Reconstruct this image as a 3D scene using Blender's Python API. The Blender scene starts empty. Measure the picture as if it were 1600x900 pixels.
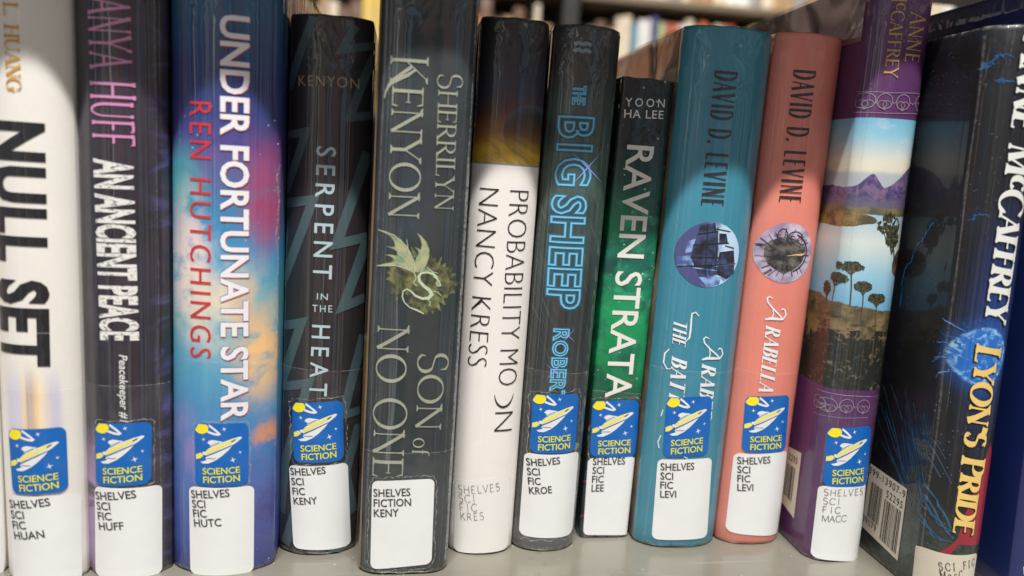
import bpy, bmesh, math, random
from mathutils import Vector, Matrix, noise as mnoise

scene = bpy.context.scene
C = scene.collection
random.seed(7)

# ------------------------------------------------------------------ camera
cam_data = bpy.data.cameras.new('camera')
cam = bpy.data.objects.new('camera', cam_data)
C.objects.link(cam)
cam.matrix_world = Matrix(((0.98876, -0.03212, -0.14599, -0.02), (-0.13894, 0.16273, -0.97684, -0.285), (0.05513, 0.98615, 0.15643, 0.163), (0, 0, 0, 1)))
cam_data.sensor_width = 36.0
cam_data.lens = 26.19
cam_data.clip_start = 0.01
cam_data.clip_end = 60.0
cam_data.dof.use_dof = True
cam_data.dof.focus_distance = 0.31
cam_data.dof.aperture_fstop = 5.2
scene.camera = cam


def rgb(r, g, b, k=1.0):
    """sRGB 0-255 to linear."""
    def f(c):
        c /= 255.0
        return (c / 12.92 if c <= 0.04045 else ((c + 0.055) / 1.055) ** 2.4) * k
    return (f(r), f(g), f(b), 1.0)


# ------------------------------------------------------------------ node helper
class Nodes:
    """Small helper that builds shader node graphs."""
    def __init__(self, tree):
        self.t = tree

    def new(self, kind, **kw):
        n = self.t.nodes.new(kind)
        for a, b in kw.items():
            setattr(n, a, b)
        return n

    def put(self, sock, v):
        if isinstance(v, bpy.types.NodeSocket):
            self.t.links.new(v, sock)
        elif v is not None:
            sock.default_value = v

    def m(self, op, a, b=0.0, c=0.0, clamp=False):
        n = self.new('ShaderNodeMath', operation=op)
        n.use_clamp = clamp
        self.put(n.inputs[0], a)
        self.put(n.inputs[1], b)
        if len(n.inputs) > 2:
            self.put(n.inputs[2], c)
        return n.outputs[0]

    def vec(self, x, y=0.0, z=0.0):
        n = self.new('ShaderNodeCombineXYZ')
        for i, q in enumerate((x, y, z)):
            self.put(n.inputs[i], q)
        return n.outputs[0]

    def noise(self, vec, scale, detail=4.0, rough=0.55, dist=0.0):
        n = self.new('ShaderNodeTexNoise')
        self.put(n.inputs['Vector'], vec)
        n.inputs['Scale'].default_value = scale
        n.inputs['Detail'].default_value = detail
        n.inputs['Roughness'].default_value = rough
        n.inputs['Distortion'].default_value = dist
        return n.outputs[0]

    def voronoi(self, vec, scale):
        n = self.new('ShaderNodeTexVoronoi')
        self.put(n.inputs['Vector'], vec)
        n.inputs['Scale'].default_value = scale
        return n.outputs['Distance']

    def smooth(self, x, a, b, lo=0.0, hi=1.0):
        n = self.new('ShaderNodeMapRange', interpolation_type='SMOOTHSTEP')
        self.put(n.inputs[0], x)
        for i, q in enumerate((a, b, lo, hi)):
            self.put(n.inputs[1 + i], q)
        return n.outputs[0]

    def mix(self, fac, a, b):
        n = self.new('ShaderNodeMix', data_type='RGBA')
        self.put(n.inputs[0], fac)
        self.put(n.inputs[6], a)
        self.put(n.inputs[7], b)
        return n.outputs[2]

    def ramp(self, fac, stops, interp='LINEAR'):
        n = self.new('ShaderNodeValToRGB')
        r = n.color_ramp
        r.interpolation = interp
        stops = sorted(stops, key=lambda s: s[0])
        while len(r.elements) < len(stops):
            r.elements.new(0.5)
        for e, (p, c) in zip(r.elements, stops):
            e.position = p
            e.color = c
        self.put(n.inputs[0], fac)
        return n.outputs[0]

    def blob(self, u, v, cu, cv, ru, rv, soft=1.0):
        a = self.m('DIVIDE', self.m('SUBTRACT', u, cu), ru)
        b = self.m('DIVIDE', self.m('SUBTRACT', v, cv), rv)
        d = self.m('SQRT', self.m('ADD', self.m('MULTIPLY', a, a), self.m('MULTIPLY', b, b)))
        return self.smooth(d, 1.0, 1.0 - soft)


# ------------------------------------------------------------------ world: the dim library in front of the shelf
world = bpy.data.worlds.new('World')
scene.world = world
world.use_nodes = True
wn = Nodes(world.node_tree)
tc = wn.new('ShaderNodeTexCoord')
sep = wn.new('ShaderNodeSeparateXYZ')
wn.put(sep.inputs[0], tc.outputs['Generated'])
az = wn.m('ARCTAN2', sep.outputs[0], wn.m('MULTIPLY', sep.outputs[1], -1.0))
elev = sep.outputs[2]
bands = wn.noise(wn.vec(wn.m('MULTIPLY', az, 9.0), wn.m('MULTIPLY', elev, 1.1), 3.1), 1.0, 4.0, 0.6)
bandcol = wn.noise(wn.vec(wn.m('MULTIPLY', az, 3.6), wn.m('MULTIPLY', elev, 0.6), 8.3), 1.0, 2.0)
room = wn.ramp(bandcol, [(0.32, (0.05, 0.04, 0.04, 1)), (0.36, (1.0, 0.62, 0.54, 1)), (0.42, (0.9, 0.58, 0.5, 1)), (0.43, (0.05, 0.045, 0.045, 1)),
                         (0.49, (0.08, 0.07, 0.07, 1)), (0.50, (1.25, 1.15, 1.0, 1)), (0.535, (1.1, 1.05, 0.95, 1)), (0.545, (0.06, 0.06, 0.07, 1)),
                         (0.60, (0.08, 0.08, 0.1, 1)), (0.61, (0.62, 0.85, 1.2, 1)), (0.64, (0.5, 0.7, 1.0, 1)), (0.65, (0.05, 0.05, 0.05, 1))])
room = wn.mix(wn.smooth(bands, 0.60, 0.66), room, (4.2, 4.1, 3.9, 1))
warp = wn.m('MULTIPLY', wn.m('SUBTRACT', wn.noise(wn.vec(wn.m('MULTIPLY', elev, 2.5), 0.0, 5.0), 1.0, 3.0), 0.5), 0.35)
azw = wn.m('ADD', az, warp)
for centre, half, tone in ((0.12, 0.11, (0.62, 0.38, 0.32, 1)), (0.36, 0.05, (0.62, 0.88, 1.25, 1)), (-0.34, 0.05, (0.8, 0.76, 0.7, 1)), (-0.62, 0.05, (1.5, 1.45, 1.35, 1))):
    d = wn.m('ABSOLUTE', wn.m('SUBTRACT', azw, centre))
    room = wn.mix(wn.smooth(d, half + 0.02, half - 0.02), room, tone)
ceil = wn.mix(wn.smooth(elev, 0.35, 0.8), room, (0.5, 0.5, 0.48, 1))
low = wn.mix(wn.smooth(elev, -0.3, -0.85), ceil, (0.26, 0.24, 0.22, 1))
bg = world.node_tree.nodes['Background']
wn.put(bg.inputs[0], low)
bg.inputs[1].default_value = 0.49

# ------------------------------------------------------------------ lamps (ceiling strips over the aisles)
def strip_lamp(name, loc, target, sx, sy, power, col):
    d = bpy.data.lights.new(name, 'AREA')
    d.shape = 'RECTANGLE'
    d.size, d.size_y = sx, sy
    d.energy = power
    d.color = col
    o = bpy.data.objects.new(name, d)
    C.objects.link(o)
    o.location = loc
    o.rotation_euler = (Vector(target) - Vector(loc)).to_track_quat('-Z', 'Y').to_euler()
    return o


strip_lamp('ceiling_lamp', (0.0, -0.73, 2.2), (0.0, 0.0, 0.12), 0.9, 0.03, 122.0, (1.0, 0.992, 0.975))
strip_lamp('ceiling_lamp', (0.3, 1.05, 2.3), (0.3, 1.75, 0.2), 1.2, 0.05, 30.0, (1.0, 0.88, 0.7))

scene.view_settings.view_transform = 'Standard'
scene.view_settings.look = 'None'
scene.view_settings.exposure = 0.0
scene.view_settings.gamma = 1.0

# ------------------------------------------------------------------ materials
MATS = {}


def material(name, color=(0.5, 0.5, 0.5, 1), rough=0.45, coat=0.0, coat_rough=0.06, bump=0.0, paint=None, alpha=None,
             grain=0.04, spec=0.5, metal=0.0, top=None, half=None):
    """color: flat base colour, or paint(nodes, u, v) -> colour socket. u and v are metres on the unwrapped surface."""
    if name in MATS:
        return MATS[name]
    mt = bpy.data.materials.new(name)
    mt.use_nodes = True
    g = Nodes(mt.node_tree)
    p = mt.node_tree.nodes['Principled BSDF']
    uvn = g.new('ShaderNodeUVMap')
    uvn.uv_map = 'metres'
    s = g.new('ShaderNodeSeparateXYZ')
    g.put(s.inputs[0], uvn.outputs[0])
    u, v = s.outputs[0], s.outputs[1]
    col = paint(g, u, v) if paint else color
    if grain:
        gr = g.noise(g.vec(u, v, 0.7), 900.0, 3.0, 0.7)
        gr2 = g.noise(g.vec(u, v, 2.7), 45.0, 3.0, 0.6)
        k = g.m('ADD', g.m('MULTIPLY', g.m('SUBTRACT', gr, 0.5), grain * 2.0), g.m('MULTIPLY', g.m('SUBTRACT', gr2, 0.5), grain * 2.0))
        hs = g.new('ShaderNodeHueSaturation')
        g.put(hs.inputs['Value'], g.m('ADD', k, 1.0))
        g.put(hs.inputs['Color'], col)
        col = hs.outputs[0]
    g.put(p.inputs['Base Color'], col)
    p.inputs['Roughness'].default_value = rough
    p.inputs['Metallic'].default_value = metal
    p.inputs['Specular IOR Level'].default_value = spec
    p.inputs['Coat Weight'].default_value = coat
    p.inputs['Coat Roughness'].default_value = coat_rough
    p.inputs['Coat IOR'].default_value = 1.65
    if bump:
        n1 = g.noise(g.vec(g.m('MULTIPLY', u, 75.0), g.m('MULTIPLY', v, 5.0), 1.3), 1.0, 1.0, 0.5, 0.3)
        n2 = g.noise(g.vec(g.m('MULTIPLY', u, 24.0), g.m('MULTIPLY', v, 10.0), 5.3), 1.0, 1.5, 0.5, 0.8)
        b = g.new('ShaderNodeBump')
        b.inputs['Strength'].default_value = 1.0
        b.inputs['Distance'].default_value = bump
        hh = g.m('ADD', g.m('MULTIPLY', n1, 0.6), g.m('MULTIPLY', n2, 1.5))
        if top:      # the sleeve is crumpled where it folds over the top of the spine
            n3 = g.noise(g.vec(g.m('MULTIPLY', u, 130.0), g.m('MULTIPLY', v, 75.0), 2.3), 1.0, 1.0, 0.5, 1.2)
            hh = g.m('ADD', hh, g.m('MULTIPLY', g.m('MULTIPLY', n3, 3.2), g.smooth(v, top - 0.035, top - 0.004)))
        if half:     # the sleeve lies flat on the boards
            hh = g.m('MULTIPLY', hh, g.smooth(g.m('ABSOLUTE', u), half + 0.003, half - 0.001, 0.12, 1.0))
        g.put(b.inputs['Height'], hh)
        mt.node_tree.links.new(b.outputs[0], p.inputs['Coat Normal'])
    if alpha is not None:
        g.put(p.inputs['Alpha'], alpha(g, u, v) if callable(alpha) else alpha)
    MATS[name] = mt
    return mt


BUMP = 0.0004


def cover_material(name, size, paint=None, color=None, bump=BUMP, coat=0.55, rough=0.5):
    half, top = size[0] / 2, size[1]
    if paint:
        art = paint

        def paint(g, u, v):      # rubbed spine ends
            c = art(g, u, v)
            n = g.noise(g.vec(u, v, 11.0), 380.0, 4.0, 0.7)
            d = g.m('MAXIMUM', g.smooth(v, 0.0055, 0.0), g.smooth(v, top - 0.003, top + 0.001))
            return g.mix(g.m('MULTIPLY', g.smooth(g.m('ADD', n, g.m('MULTIPLY', d, 0.35)), 0.72, 0.88), g.m('MULTIPLY', d, 0.45)), c, rgb(168, 160, 150))
    return material(name, top=top, half=half, color=color or (0.5, 0.5, 0.5, 1), paint=paint, rough=rough, coat=coat, coat_rough=0.03, bump=bump, grain=0.05)


def ink(name, col, alpha=None, rough=0.4, coat=0.4, grain=0.06):
    return material('ink_' + name, color=col, rough=rough, coat=coat, coat_rough=0.08, bump=BUMP * 0.6, alpha=alpha, grain=grain)


# ------------------------------------------------------------------ objects
def obj(name, me, parent=None, mat=None):
    o = bpy.data.objects.new(name, me)
    C.objects.link(o)
    if parent:
        o.parent = parent
    if mat and not me.materials:
        me.materials.append(mat)
    return o


def tag(o, label, cat, group=None):
    o['label'] = label
    o['category'] = cat
    if group:
        o['group'] = group
    return o


class Book:
    """Geometry of one book: u across the spine, v up it, boards running back from the hinges."""
    def __init__(self, loc, lean, w, h, bulge, power, depth=0.15):
        self.w, self.h, self.b, self.n, self.depth = w, h, bulge, power, depth
        self.loc, self.lean = loc, lean

    def prof(self, u):
        t = min(abs(2 * u / self.w), 1.0)
        return -self.b * (1 - t ** self.n) ** 0.8

    def point(self, u, v, lift=0.0):
        hw = self.w / 2
        if u < -hw:
            return Vector((-hw - lift, -u - hw, v))
        if u > hw:
            return Vector((hw + lift, u - hw, v))
        e = 1e-5
        ua, ub = max(-hw, u - e), min(hw, u + e)
        tx, ty = ub - ua, self.prof(ub) - self.prof(ua)
        ln = math.hypot(tx, ty) or 1.0
        return Vector((u + lift * ty / ln, self.prof(u) - lift * tx / ln, v))

    def outline(self):
        hw, d = self.w / 2, self.depth
        pts = [(-hw, d - k * d / 12) for k in range(12)]
        N = 36
        pts += [(-hw * math.cos(math.pi * k / N), self.prof(-hw * math.cos(math.pi * k / N))) for k in range(N + 1)]
        pts += [(hw, d * (k + 1) / 12) for k in range(12)]
        us = [-hw - (d - k * d / 12) for k in range(12)] + [-hw * math.cos(math.pi * k / N) for k in range(N + 1)] + [hw + d * (k + 1) / 12 for k in range(12)]
        return pts, us


def make_book(geo, name, label, mat, paper=None, wall=0.0022, rounded=0.0012):
    bk = Book(**geo)
    root = bpy.data.objects.new(name, None)
    C.objects.link(root)
    root.empty_display_size = 0.02
    root.location = bk.loc
    root.rotation_euler = (0, bk.lean, 0)
    tag(root, label, 'book', 'library books standing on the shelf')
    bk.root = root
    # cover: closed shell with the spine curve
    pts, us = bk.outline()
    inner = []
    for i, (x, y) in enumerate(pts):
        a, b = pts[max(i - 1, 0)], pts[min(i + 1, len(pts) - 1)]
        tx, ty = b[0] - a[0], b[1] - a[1]
        l = math.hypot(tx, ty)
        nx, ny = -ty / l, tx / l
        inner.append((x + nx * wall, y + ny * wall))
    me = bpy.data.meshes.new('cover')
    bm = bmesh.new()
    uvl = bm.loops.layers.uv.new('metres')
    vs = [0.0, 0.0006, 0.0018] + [0.01 + k * (bk.h - 0.02) / 22 for k in range(23)] + [bk.h - 0.0018, bk.h - 0.0006, bk.h]
    rows = []
    for j, v in enumerate(vs):
        q = min(v, bk.h - v)
        sh = rounded * (1 - min(q / 0.0018, 1.0)) ** 2 * 0.6
        row = []
        for (x, y), (ix, iy), uu in zip(pts, inner, us):
            k = sh / wall
            wob = 0.0
            if -bk.w / 2 < uu < bk.w / 2:      # the plastic and board ends are a little uneven
                wob = 0.0005 * mnoise.noise(Vector((uu * 180, v * 20, bk.w * 999))) * (1 if q < 0.002 else 0)
            row.append((bm.verts.new((x + (ix - x) * k, y + (iy - y) * k, v + wob)), uu, v))
        rows.append(row)
    top_in = [bm.verts.new((x, y, bk.h - 0.0004)) for x, y in inner]
    bot_in = [bm.verts.new((x, y, 0.0004)) for x, y in inner]

    def face(vv, uvs):
        f = bm.faces.new(vv)
        f.smooth = True
        for lp, q in zip(f.loops, uvs):
            lp[uvl].uv = q
    n = len(pts)
    for j in range(len(rows) - 1):
        for i in range(n - 1):
            q = (rows[j][i], rows[j][i + 1], rows[j + 1][i + 1], rows[j + 1][i])
            face([a[0] for a in q], [(a[1], a[2]) for a in q])
    for i in range(n - 1):
        a, b = rows[-1][i], rows[-1][i + 1]
        face([a[0], b[0], top_in[i + 1], top_in[i]], [(a[1], bk.h), (b[1], bk.h), (b[1], bk.h), (a[1], bk.h)])
        a, b = rows[0][i], rows[0][i + 1]
        face([b[0], a[0], bot_in[i], bot_in[i + 1]], [(b[1], 0), (a[1], 0), (a[1], 0), (b[1], 0)])
        face([top_in[i], top_in[i + 1], bot_in[i + 1], bot_in[i]], [(us[i], bk.h), (us[i + 1], bk.h), (us[i + 1], 0), (us[i], 0)])
    for i in (0, n - 1):
        col = [r[i] for r in rows]
        vv = [a[0] for a in col] + [top_in[i], bot_in[i]]
        face(vv if i == n - 1 else vv[::-1], [(0, 0)] * len(vv))
    bm.normal_update()
    bm.to_mesh(me)
    bm.free()
    bk.cover = obj('cover', me, root, mat)
    # page block
    hw = bk.w / 2 - wall - 0.0004
    me = bpy.data.meshes.new('page_block')
    bm = bmesh.new()
    uvl = bm.loops.layers.uv.new('metres')
    z0, z1 = 0.0035, bk.h - 0.0035
    N = 10
    prof = [(-hw, bk.depth - 0.004)] + [(-hw * math.cos(math.pi * k / N), 0.003 + 0.6 * bk.prof(-hw * math.cos(math.pi * k / N)) * 0.5) for k in range(N + 1)] + [(hw, bk.depth - 0.004)]
    lo = [bm.verts.new((x, y, z0)) for x, y in prof]
    hi = [bm.verts.new((x, y, z1)) for x, y in prof]
    m_ = len(prof)
    for i in range(m_):
        k = (i + 1) % m_
        f = bm.faces.new((lo[i], lo[k], hi[k], hi[i]))
    bm.faces.new(hi)
    bm.faces.new(lo[::-1])
    for f in bm.faces:
        for lp in f.loops:
            lp[uvl].uv = (lp.vert.co.x * 3, lp.vert.co.y)
    bm.to_mesh(me)
    bm.free()
    obj('page_block', me, root, paper or MATS['paper'])
    return bk


# ------------------------------------------------------------------ flat print: polygons in (u, v), wrapped on the spine
class Ink2D:
    def __init__(self):
        self.polys = []          # (layer, [(x, y), ...])

    def poly(self, pts, layer=0):
        self.polys.append((layer, list(pts)))
        return self

    def strip(self, pts, width, layer=0, closed=False, taper=None):
        n = len(pts)
        L, R = [], []
        for i in range(n):
            a = pts[(i - 1) % n] if closed else pts[max(i - 1, 0)]
            b = pts[(i + 1) % n] if closed else pts[min(i + 1, n - 1)]
            p = pts[i]
            d1 = Vector((p[0] - a[0], p[1] - a[1]))
            d2 = Vector((b[0] - p[0], b[1] - p[1]))
            if d1.length < 1e-9:
                d1 = d2.copy()
            if d2.length < 1e-9:
                d2 = d1.copy()
            if d1.length < 1e-12:
                d1 = d2 = Vector((1, 0))
            d1.normalize()
            d2.normalize()
            nrm = Vector((-d1.y - d2.y, d1.x + d2.x))
            if nrm.length < 1e-6:
                nrm = Vector((-d1.y, d1.x))
            nrm.normalize()
            k = 1.0 / max(0.45, nrm.dot(Vector((-d1.y, d1.x))))
            w = (width[i] if isinstance(width, (list, tuple)) else width) / 2 * k
            if taper:
                w *= taper(i / max(n - 1, 1))
            L.append((p[0] + nrm.x * w, p[1] + nrm.y * w))
            R.append((p[0] - nrm.x * w, p[1] - nrm.y * w))
        for i in range(n if closed else n - 1):
            k = (i + 1) % n
            self.poly([R[i], R[k], L[k], L[i]], layer)
        return self

    def disc(self, cx, cy, rx, ry=None, n=28, layer=0):
        ry = ry or rx
        return self.poly([(cx + rx * math.cos(2 * math.pi * k / n), cy + ry * math.sin(2 * math.pi * k / n)) for k in range(n)], layer)

    def moved(self, f):
        q = Ink2D()
        q.polys = [(l, [f(x, y) for x, y in p]) for l, p in self.polys]
        return q

    def box(self):
        xs = [x for _, p in self.polys for x, y in p]
        ys = [y for _, p in self.polys for x, y in p]
        return min(xs), max(xs), min(ys), max(ys)


def wrap(bk, name, shape, mat, lift, parent=None, slice_step=0.0016, thickness=True):
    """Put a flat print on a book as one mesh."""
    bm = bmesh.new()
    uvl = bm.loops.layers.uv.new('metres')
    lay = bm.faces.layers.int.new('layer')
    for l, p in shape.polys:
        q = []
        for xy in p:
            if not q or (abs(q[-1][0] - xy[0]) + abs(q[-1][1] - xy[1])) > 1e-7:
                q.append(xy)
        if len(q) < 3:
            continue
        vs = [bm.verts.new((x, y, 0)) for x, y in q]
        try:
            f = bm.faces.new(vs)
            f[lay] = l
        except ValueError:
            pass
    big = [f for f in bm.faces if len(f.verts) > 4]
    if big:
        bmesh.ops.triangulate(bm, faces=big)
    xs = [v.co.x for v in bm.verts]
    if not xs:
        bm.free()
        return None
    x0, x1 = min(xs), max(xs)
    hw = bk.w / 2
    cuts = []
    k = math.floor(max(x0, -hw) / slice_step)
    while (k + 0.37) * slice_step < min(x1, hw):
        cuts.append((k + 0.37) * slice_step)
        k += 1
    for e in (-hw, hw):
        if x0 < e < x1:
            cuts.append(e)
    for t in (-0.985, -0.96, -0.92, 0.92, 0.96, 0.985):
        if x0 < t * hw < x1:
            cuts.append(t * hw)
    for c in cuts:
        bmesh.ops.bisect_plane(bm, geom=bm.verts[:] + bm.edges[:] + bm.faces[:], plane_co=(c, 0, 0), plane_no=(1, 0, 0))
    for f in bm.faces:
        f.smooth = True
        if f.normal.z < 0:
            f.normal_flip()
        for lp in f.loops:
            lp[uvl].uv = (lp.vert.co.x, lp.vert.co.y)
    done = set()
    for f in bm.faces:
        for v in f.verts:
            if v not in done:
                done.add(v)
                v.co = bk.point(v.co.x, v.co.y, lift + f[lay] * 0.000006)
    me = bpy.data.meshes.new(name)
    bm.to_mesh(me)
    bm.free()
    return obj(name, me, parent or bk.cover, mat)


def bfont(s, offset=0.0, shear=0.0, spacing=1.0):
    """The built-in typeface as flat polygons."""
    cu = bpy.data.curves.new('lettering', 'FONT')
    cu.body = s
    cu.offset = offset
    cu.shear = shear
    cu.space_character = spacing
    cu.resolution_u = 3
    o = bpy.data.objects.new('lettering', cu)
    C.objects.link(o)
    dg = bpy.context.evaluated_depsgraph_get()
    dg.update()
    me = o.evaluated_get(dg).to_mesh()
    sh = Ink2D()
    vs = [(v.co.x, v.co.y) for v in me.vertices]
    for p in me.polygons:
        sh.poly([vs[i] for i in p.vertices])
    ec = {}
    for p in me.polygons:
        for k in p.edge_keys:
            ec[k] = ec.get(k, 0) + 1
    nxt = {}
    for p in me.polygons:
        ids = list(p.vertices)
        for a, b in zip(ids, ids[1:] + ids[:1]):
            if ec[(min(a, b), max(a, b))] == 1:
                nxt[a] = b
    loops = []
    while nxt:
        a = next(iter(nxt))
        lp = [a]
        b = nxt.pop(a)
        while b != a and b in nxt:
            lp.append(b)
            b = nxt.pop(b)
        loops.append([vs[i] for i in lp])
    sh.loops = loops
    o.evaluated_get(dg).to_mesh_clear()
    bpy.data.objects.remove(o)
    bpy.data.curves.remove(cu)
    return sh


def outline_of(sh, width, layer=0):
    q = Ink2D()
    for lp in sh.loops:
        if len(lp) > 2:
            q.strip(lp, width, layer, closed=True)
    return q


# ---- a drawn alphabet for serif, flared and dot-printed lettering; each stroke: points, weight, end marks
def arc(cx, cy, rx, ry, a0, a1, n=14):
    return [(cx + rx * math.cos(math.radians(a0 + (a1 - a0) * k / n)), cy + ry * math.sin(math.radians(a0 + (a1 - a0) * k / n))) for k in range(n + 1)]


# weight: K thick, k thin, c by direction.  ends: s serif across the stroke, t tick on an arm, - plain
GLYPH = {
    'A': (0.74, [([(0.04, 0), (0.37, 1)], 'k', 's-'), ([(0.35, 1), (0.70, 0)], 'K', '-s'), ([(0.15, 0.36), (0.57, 0.36)], 'k', '--')]),
    'B': (0.62, [([(0.12, 0), (0.12, 1)], 'K', 'ss'), ([(0.12, 0.98), (0.3, 0.98)] + arc(0.3, 0.76, 0.22, 0.22, 90, -90) + [(0.12, 0.54)], 'c', '--'),
                 ([(0.12, 0.54), (0.33, 0.54)] + arc(0.33, 0.28, 0.26, 0.26, 90, -90) + [(0.12, 0.02)], 'c', '--')]),
    'C': (0.76, [(arc(0.44, 0.5, 0.40, 0.5, 42, 318, 22), 'c', 'tt')]),
    'D': (0.80, [([(0.12, 0), (0.12, 1)], 'K', 'ss'), ([(0.12, 0.98), (0.32, 0.98)] + arc(0.32, 0.5, 0.42, 0.48, 90, -90, 20) + [(0.12, 0.02)], 'c', '--')]),
    'E': (0.60, [([(0.12, 0), (0.12, 1)], 'K', 'ss'), ([(0.12, 0.98), (0.54, 0.98)], 'k', '-t'), ([(0.12, 0.52), (0.46, 0.52)], 'k', '-t'), ([(0.12, 0.02), (0.57, 0.02)], 'k', '-t')]),
    'F': (0.56, [([(0.12, 0), (0.12, 1)], 'K', 'ss'), ([(0.12, 0.98), (0.54, 0.98)], 'k', '-t'), ([(0.12, 0.52), (0.46, 0.52)], 'k', '-t')]),
    'G': (0.82, [(arc(0.44, 0.5, 0.40, 0.5, 42, 330, 22), 'c', 't-'), ([(0.72, 0.05), (0.72, 0.42)], 'K', '-s')]),
    'H': (0.84, [([(0.13, 0), (0.13, 1)], 'K', 'ss'), ([(0.71, 0), (0.71, 1)], 'K', 'ss'), ([(0.13, 0.52), (0.71, 0.52)], 'k', '--')]),
    'I': (0.28, [([(0.14, 0), (0.14, 1)], 'K', 'ss')]),
    'K': (0.74, [([(0.12, 0), (0.12, 1)], 'K', 'ss'), ([(0.14, 0.42), (0.60, 1)], 'k', '-s'), ([(0.27, 0.56), (0.68, 0)], 'K', '-s')]),
    'L': (0.58, [([(0.12, 0), (0.12, 1)], 'K', 'ss'), ([(0.12, 0.02), (0.55, 0.02)], 'k', '-t')]),
    'M': (0.96, [([(0.12, 0), (0.14, 1)], 'k', 's-'), ([(0.13, 1), (0.47, 0.04)], 'K', 's-'), ([(0.47, 0.04), (0.80, 1)], 'k', '--'), ([(0.80, 1), (0.84, 0)], 'K', 'ss')]),
    'N': (0.84, [([(0.12, 0), (0.12, 1)], 'k', 's-'), ([(0.10, 1), (0.70, 0)], 'K', 's-'), ([(0.70, 0), (0.70, 1)], 'k', '-s')]),
    'O': (0.88, [(arc(0.44, 0.5, 0.40, 0.5, 90, 450, 32), 'o', '--')]),
    'P': (0.62, [([(0.12, 0), (0.12, 1)], 'K', 'ss'), ([(0.12, 0.98), (0.3, 0.98)] + arc(0.3, 0.72, 0.27, 0.26, 90, -90) + [(0.12, 0.46)], 'c', '--')]),
    'R': (0.72, [([(0.12, 0), (0.12, 1)], 'K', 'ss'), ([(0.12, 0.98), (0.3, 0.98)] + arc(0.3, 0.74, 0.25, 0.24, 90, -90) + [(0.12, 0.50)], 'c', '--'), ([(0.32, 0.50), (0.68, 0)], 'K', '-s')]),
    'S': (0.56, [(arc(0.28, 0.75, 0.21, 0.25, 35, 230, 14) + arc(0.28, 0.26, 0.23, 0.27, 55, -145, 16), 'c', 'tt')]),
    'T': (0.70, [([(0.35, 0), (0.35, 1)], 'K', 's-'), ([(0.04, 0.98), (0.66, 0.98)], 'k', 'tt')]),
    'U': (0.82, [([(0.12, 1), (0.12, 0.36)] + arc(0.41, 0.36, 0.29, 0.36, 180, 270, 8), 'c', 's-'), (arc(0.41, 0.36, 0.29, 0.36, 270, 360, 8) + [(0.70, 1)], 'k', '-s')]),
    'V': (0.74, [([(0.04, 1), (0.37, 0)], 'K', 's-'), ([(0.37, 0), (0.70, 1)], 'k', '-s')]),
    'Y': (0.72, [([(0.04, 1), (0.36, 0.46)], 'K', 's-'), ([(0.36, 0.46), (0.68, 1)], 'k', '-s'), ([(0.36, 0.48), (0.36, 0)], 'K', '-s')]),
    'c': (0.52, [(arc(0.29, 0.33, 0.24, 0.33, 42, 318, 16), 'c', 't-')]),
    'a': (0.52, [(arc(0.25, 0.32, 0.2, 0.32, 60, 300, 14), 'c', '--'), ([(0.42, 0.64), (0.42, 0)], 'K', '-s')]),
    'o': (0.58, [(arc(0.29, 0.33, 0.24, 0.33, 90, 450, 24), 'o', '--')]),
    'f': (0.42, [([(0.2, -0.02), (0.2, 0.8)] + arc(0.36, 0.8, 0.16, 0.22, 180, 60, 8), 'c', 's-'), ([(0.06, 0.62), (0.36, 0.62)], 'k', '--')]),
    '.': (0.26, [([(0.12, 0.0), (0.12, 0.12)], 'K', '--')]),
    "'": (0.20, [([(0.12, 1.0), (0.08, 0.72)], 'K', '--')]),
    ' ': (0.42, []),
}


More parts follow.
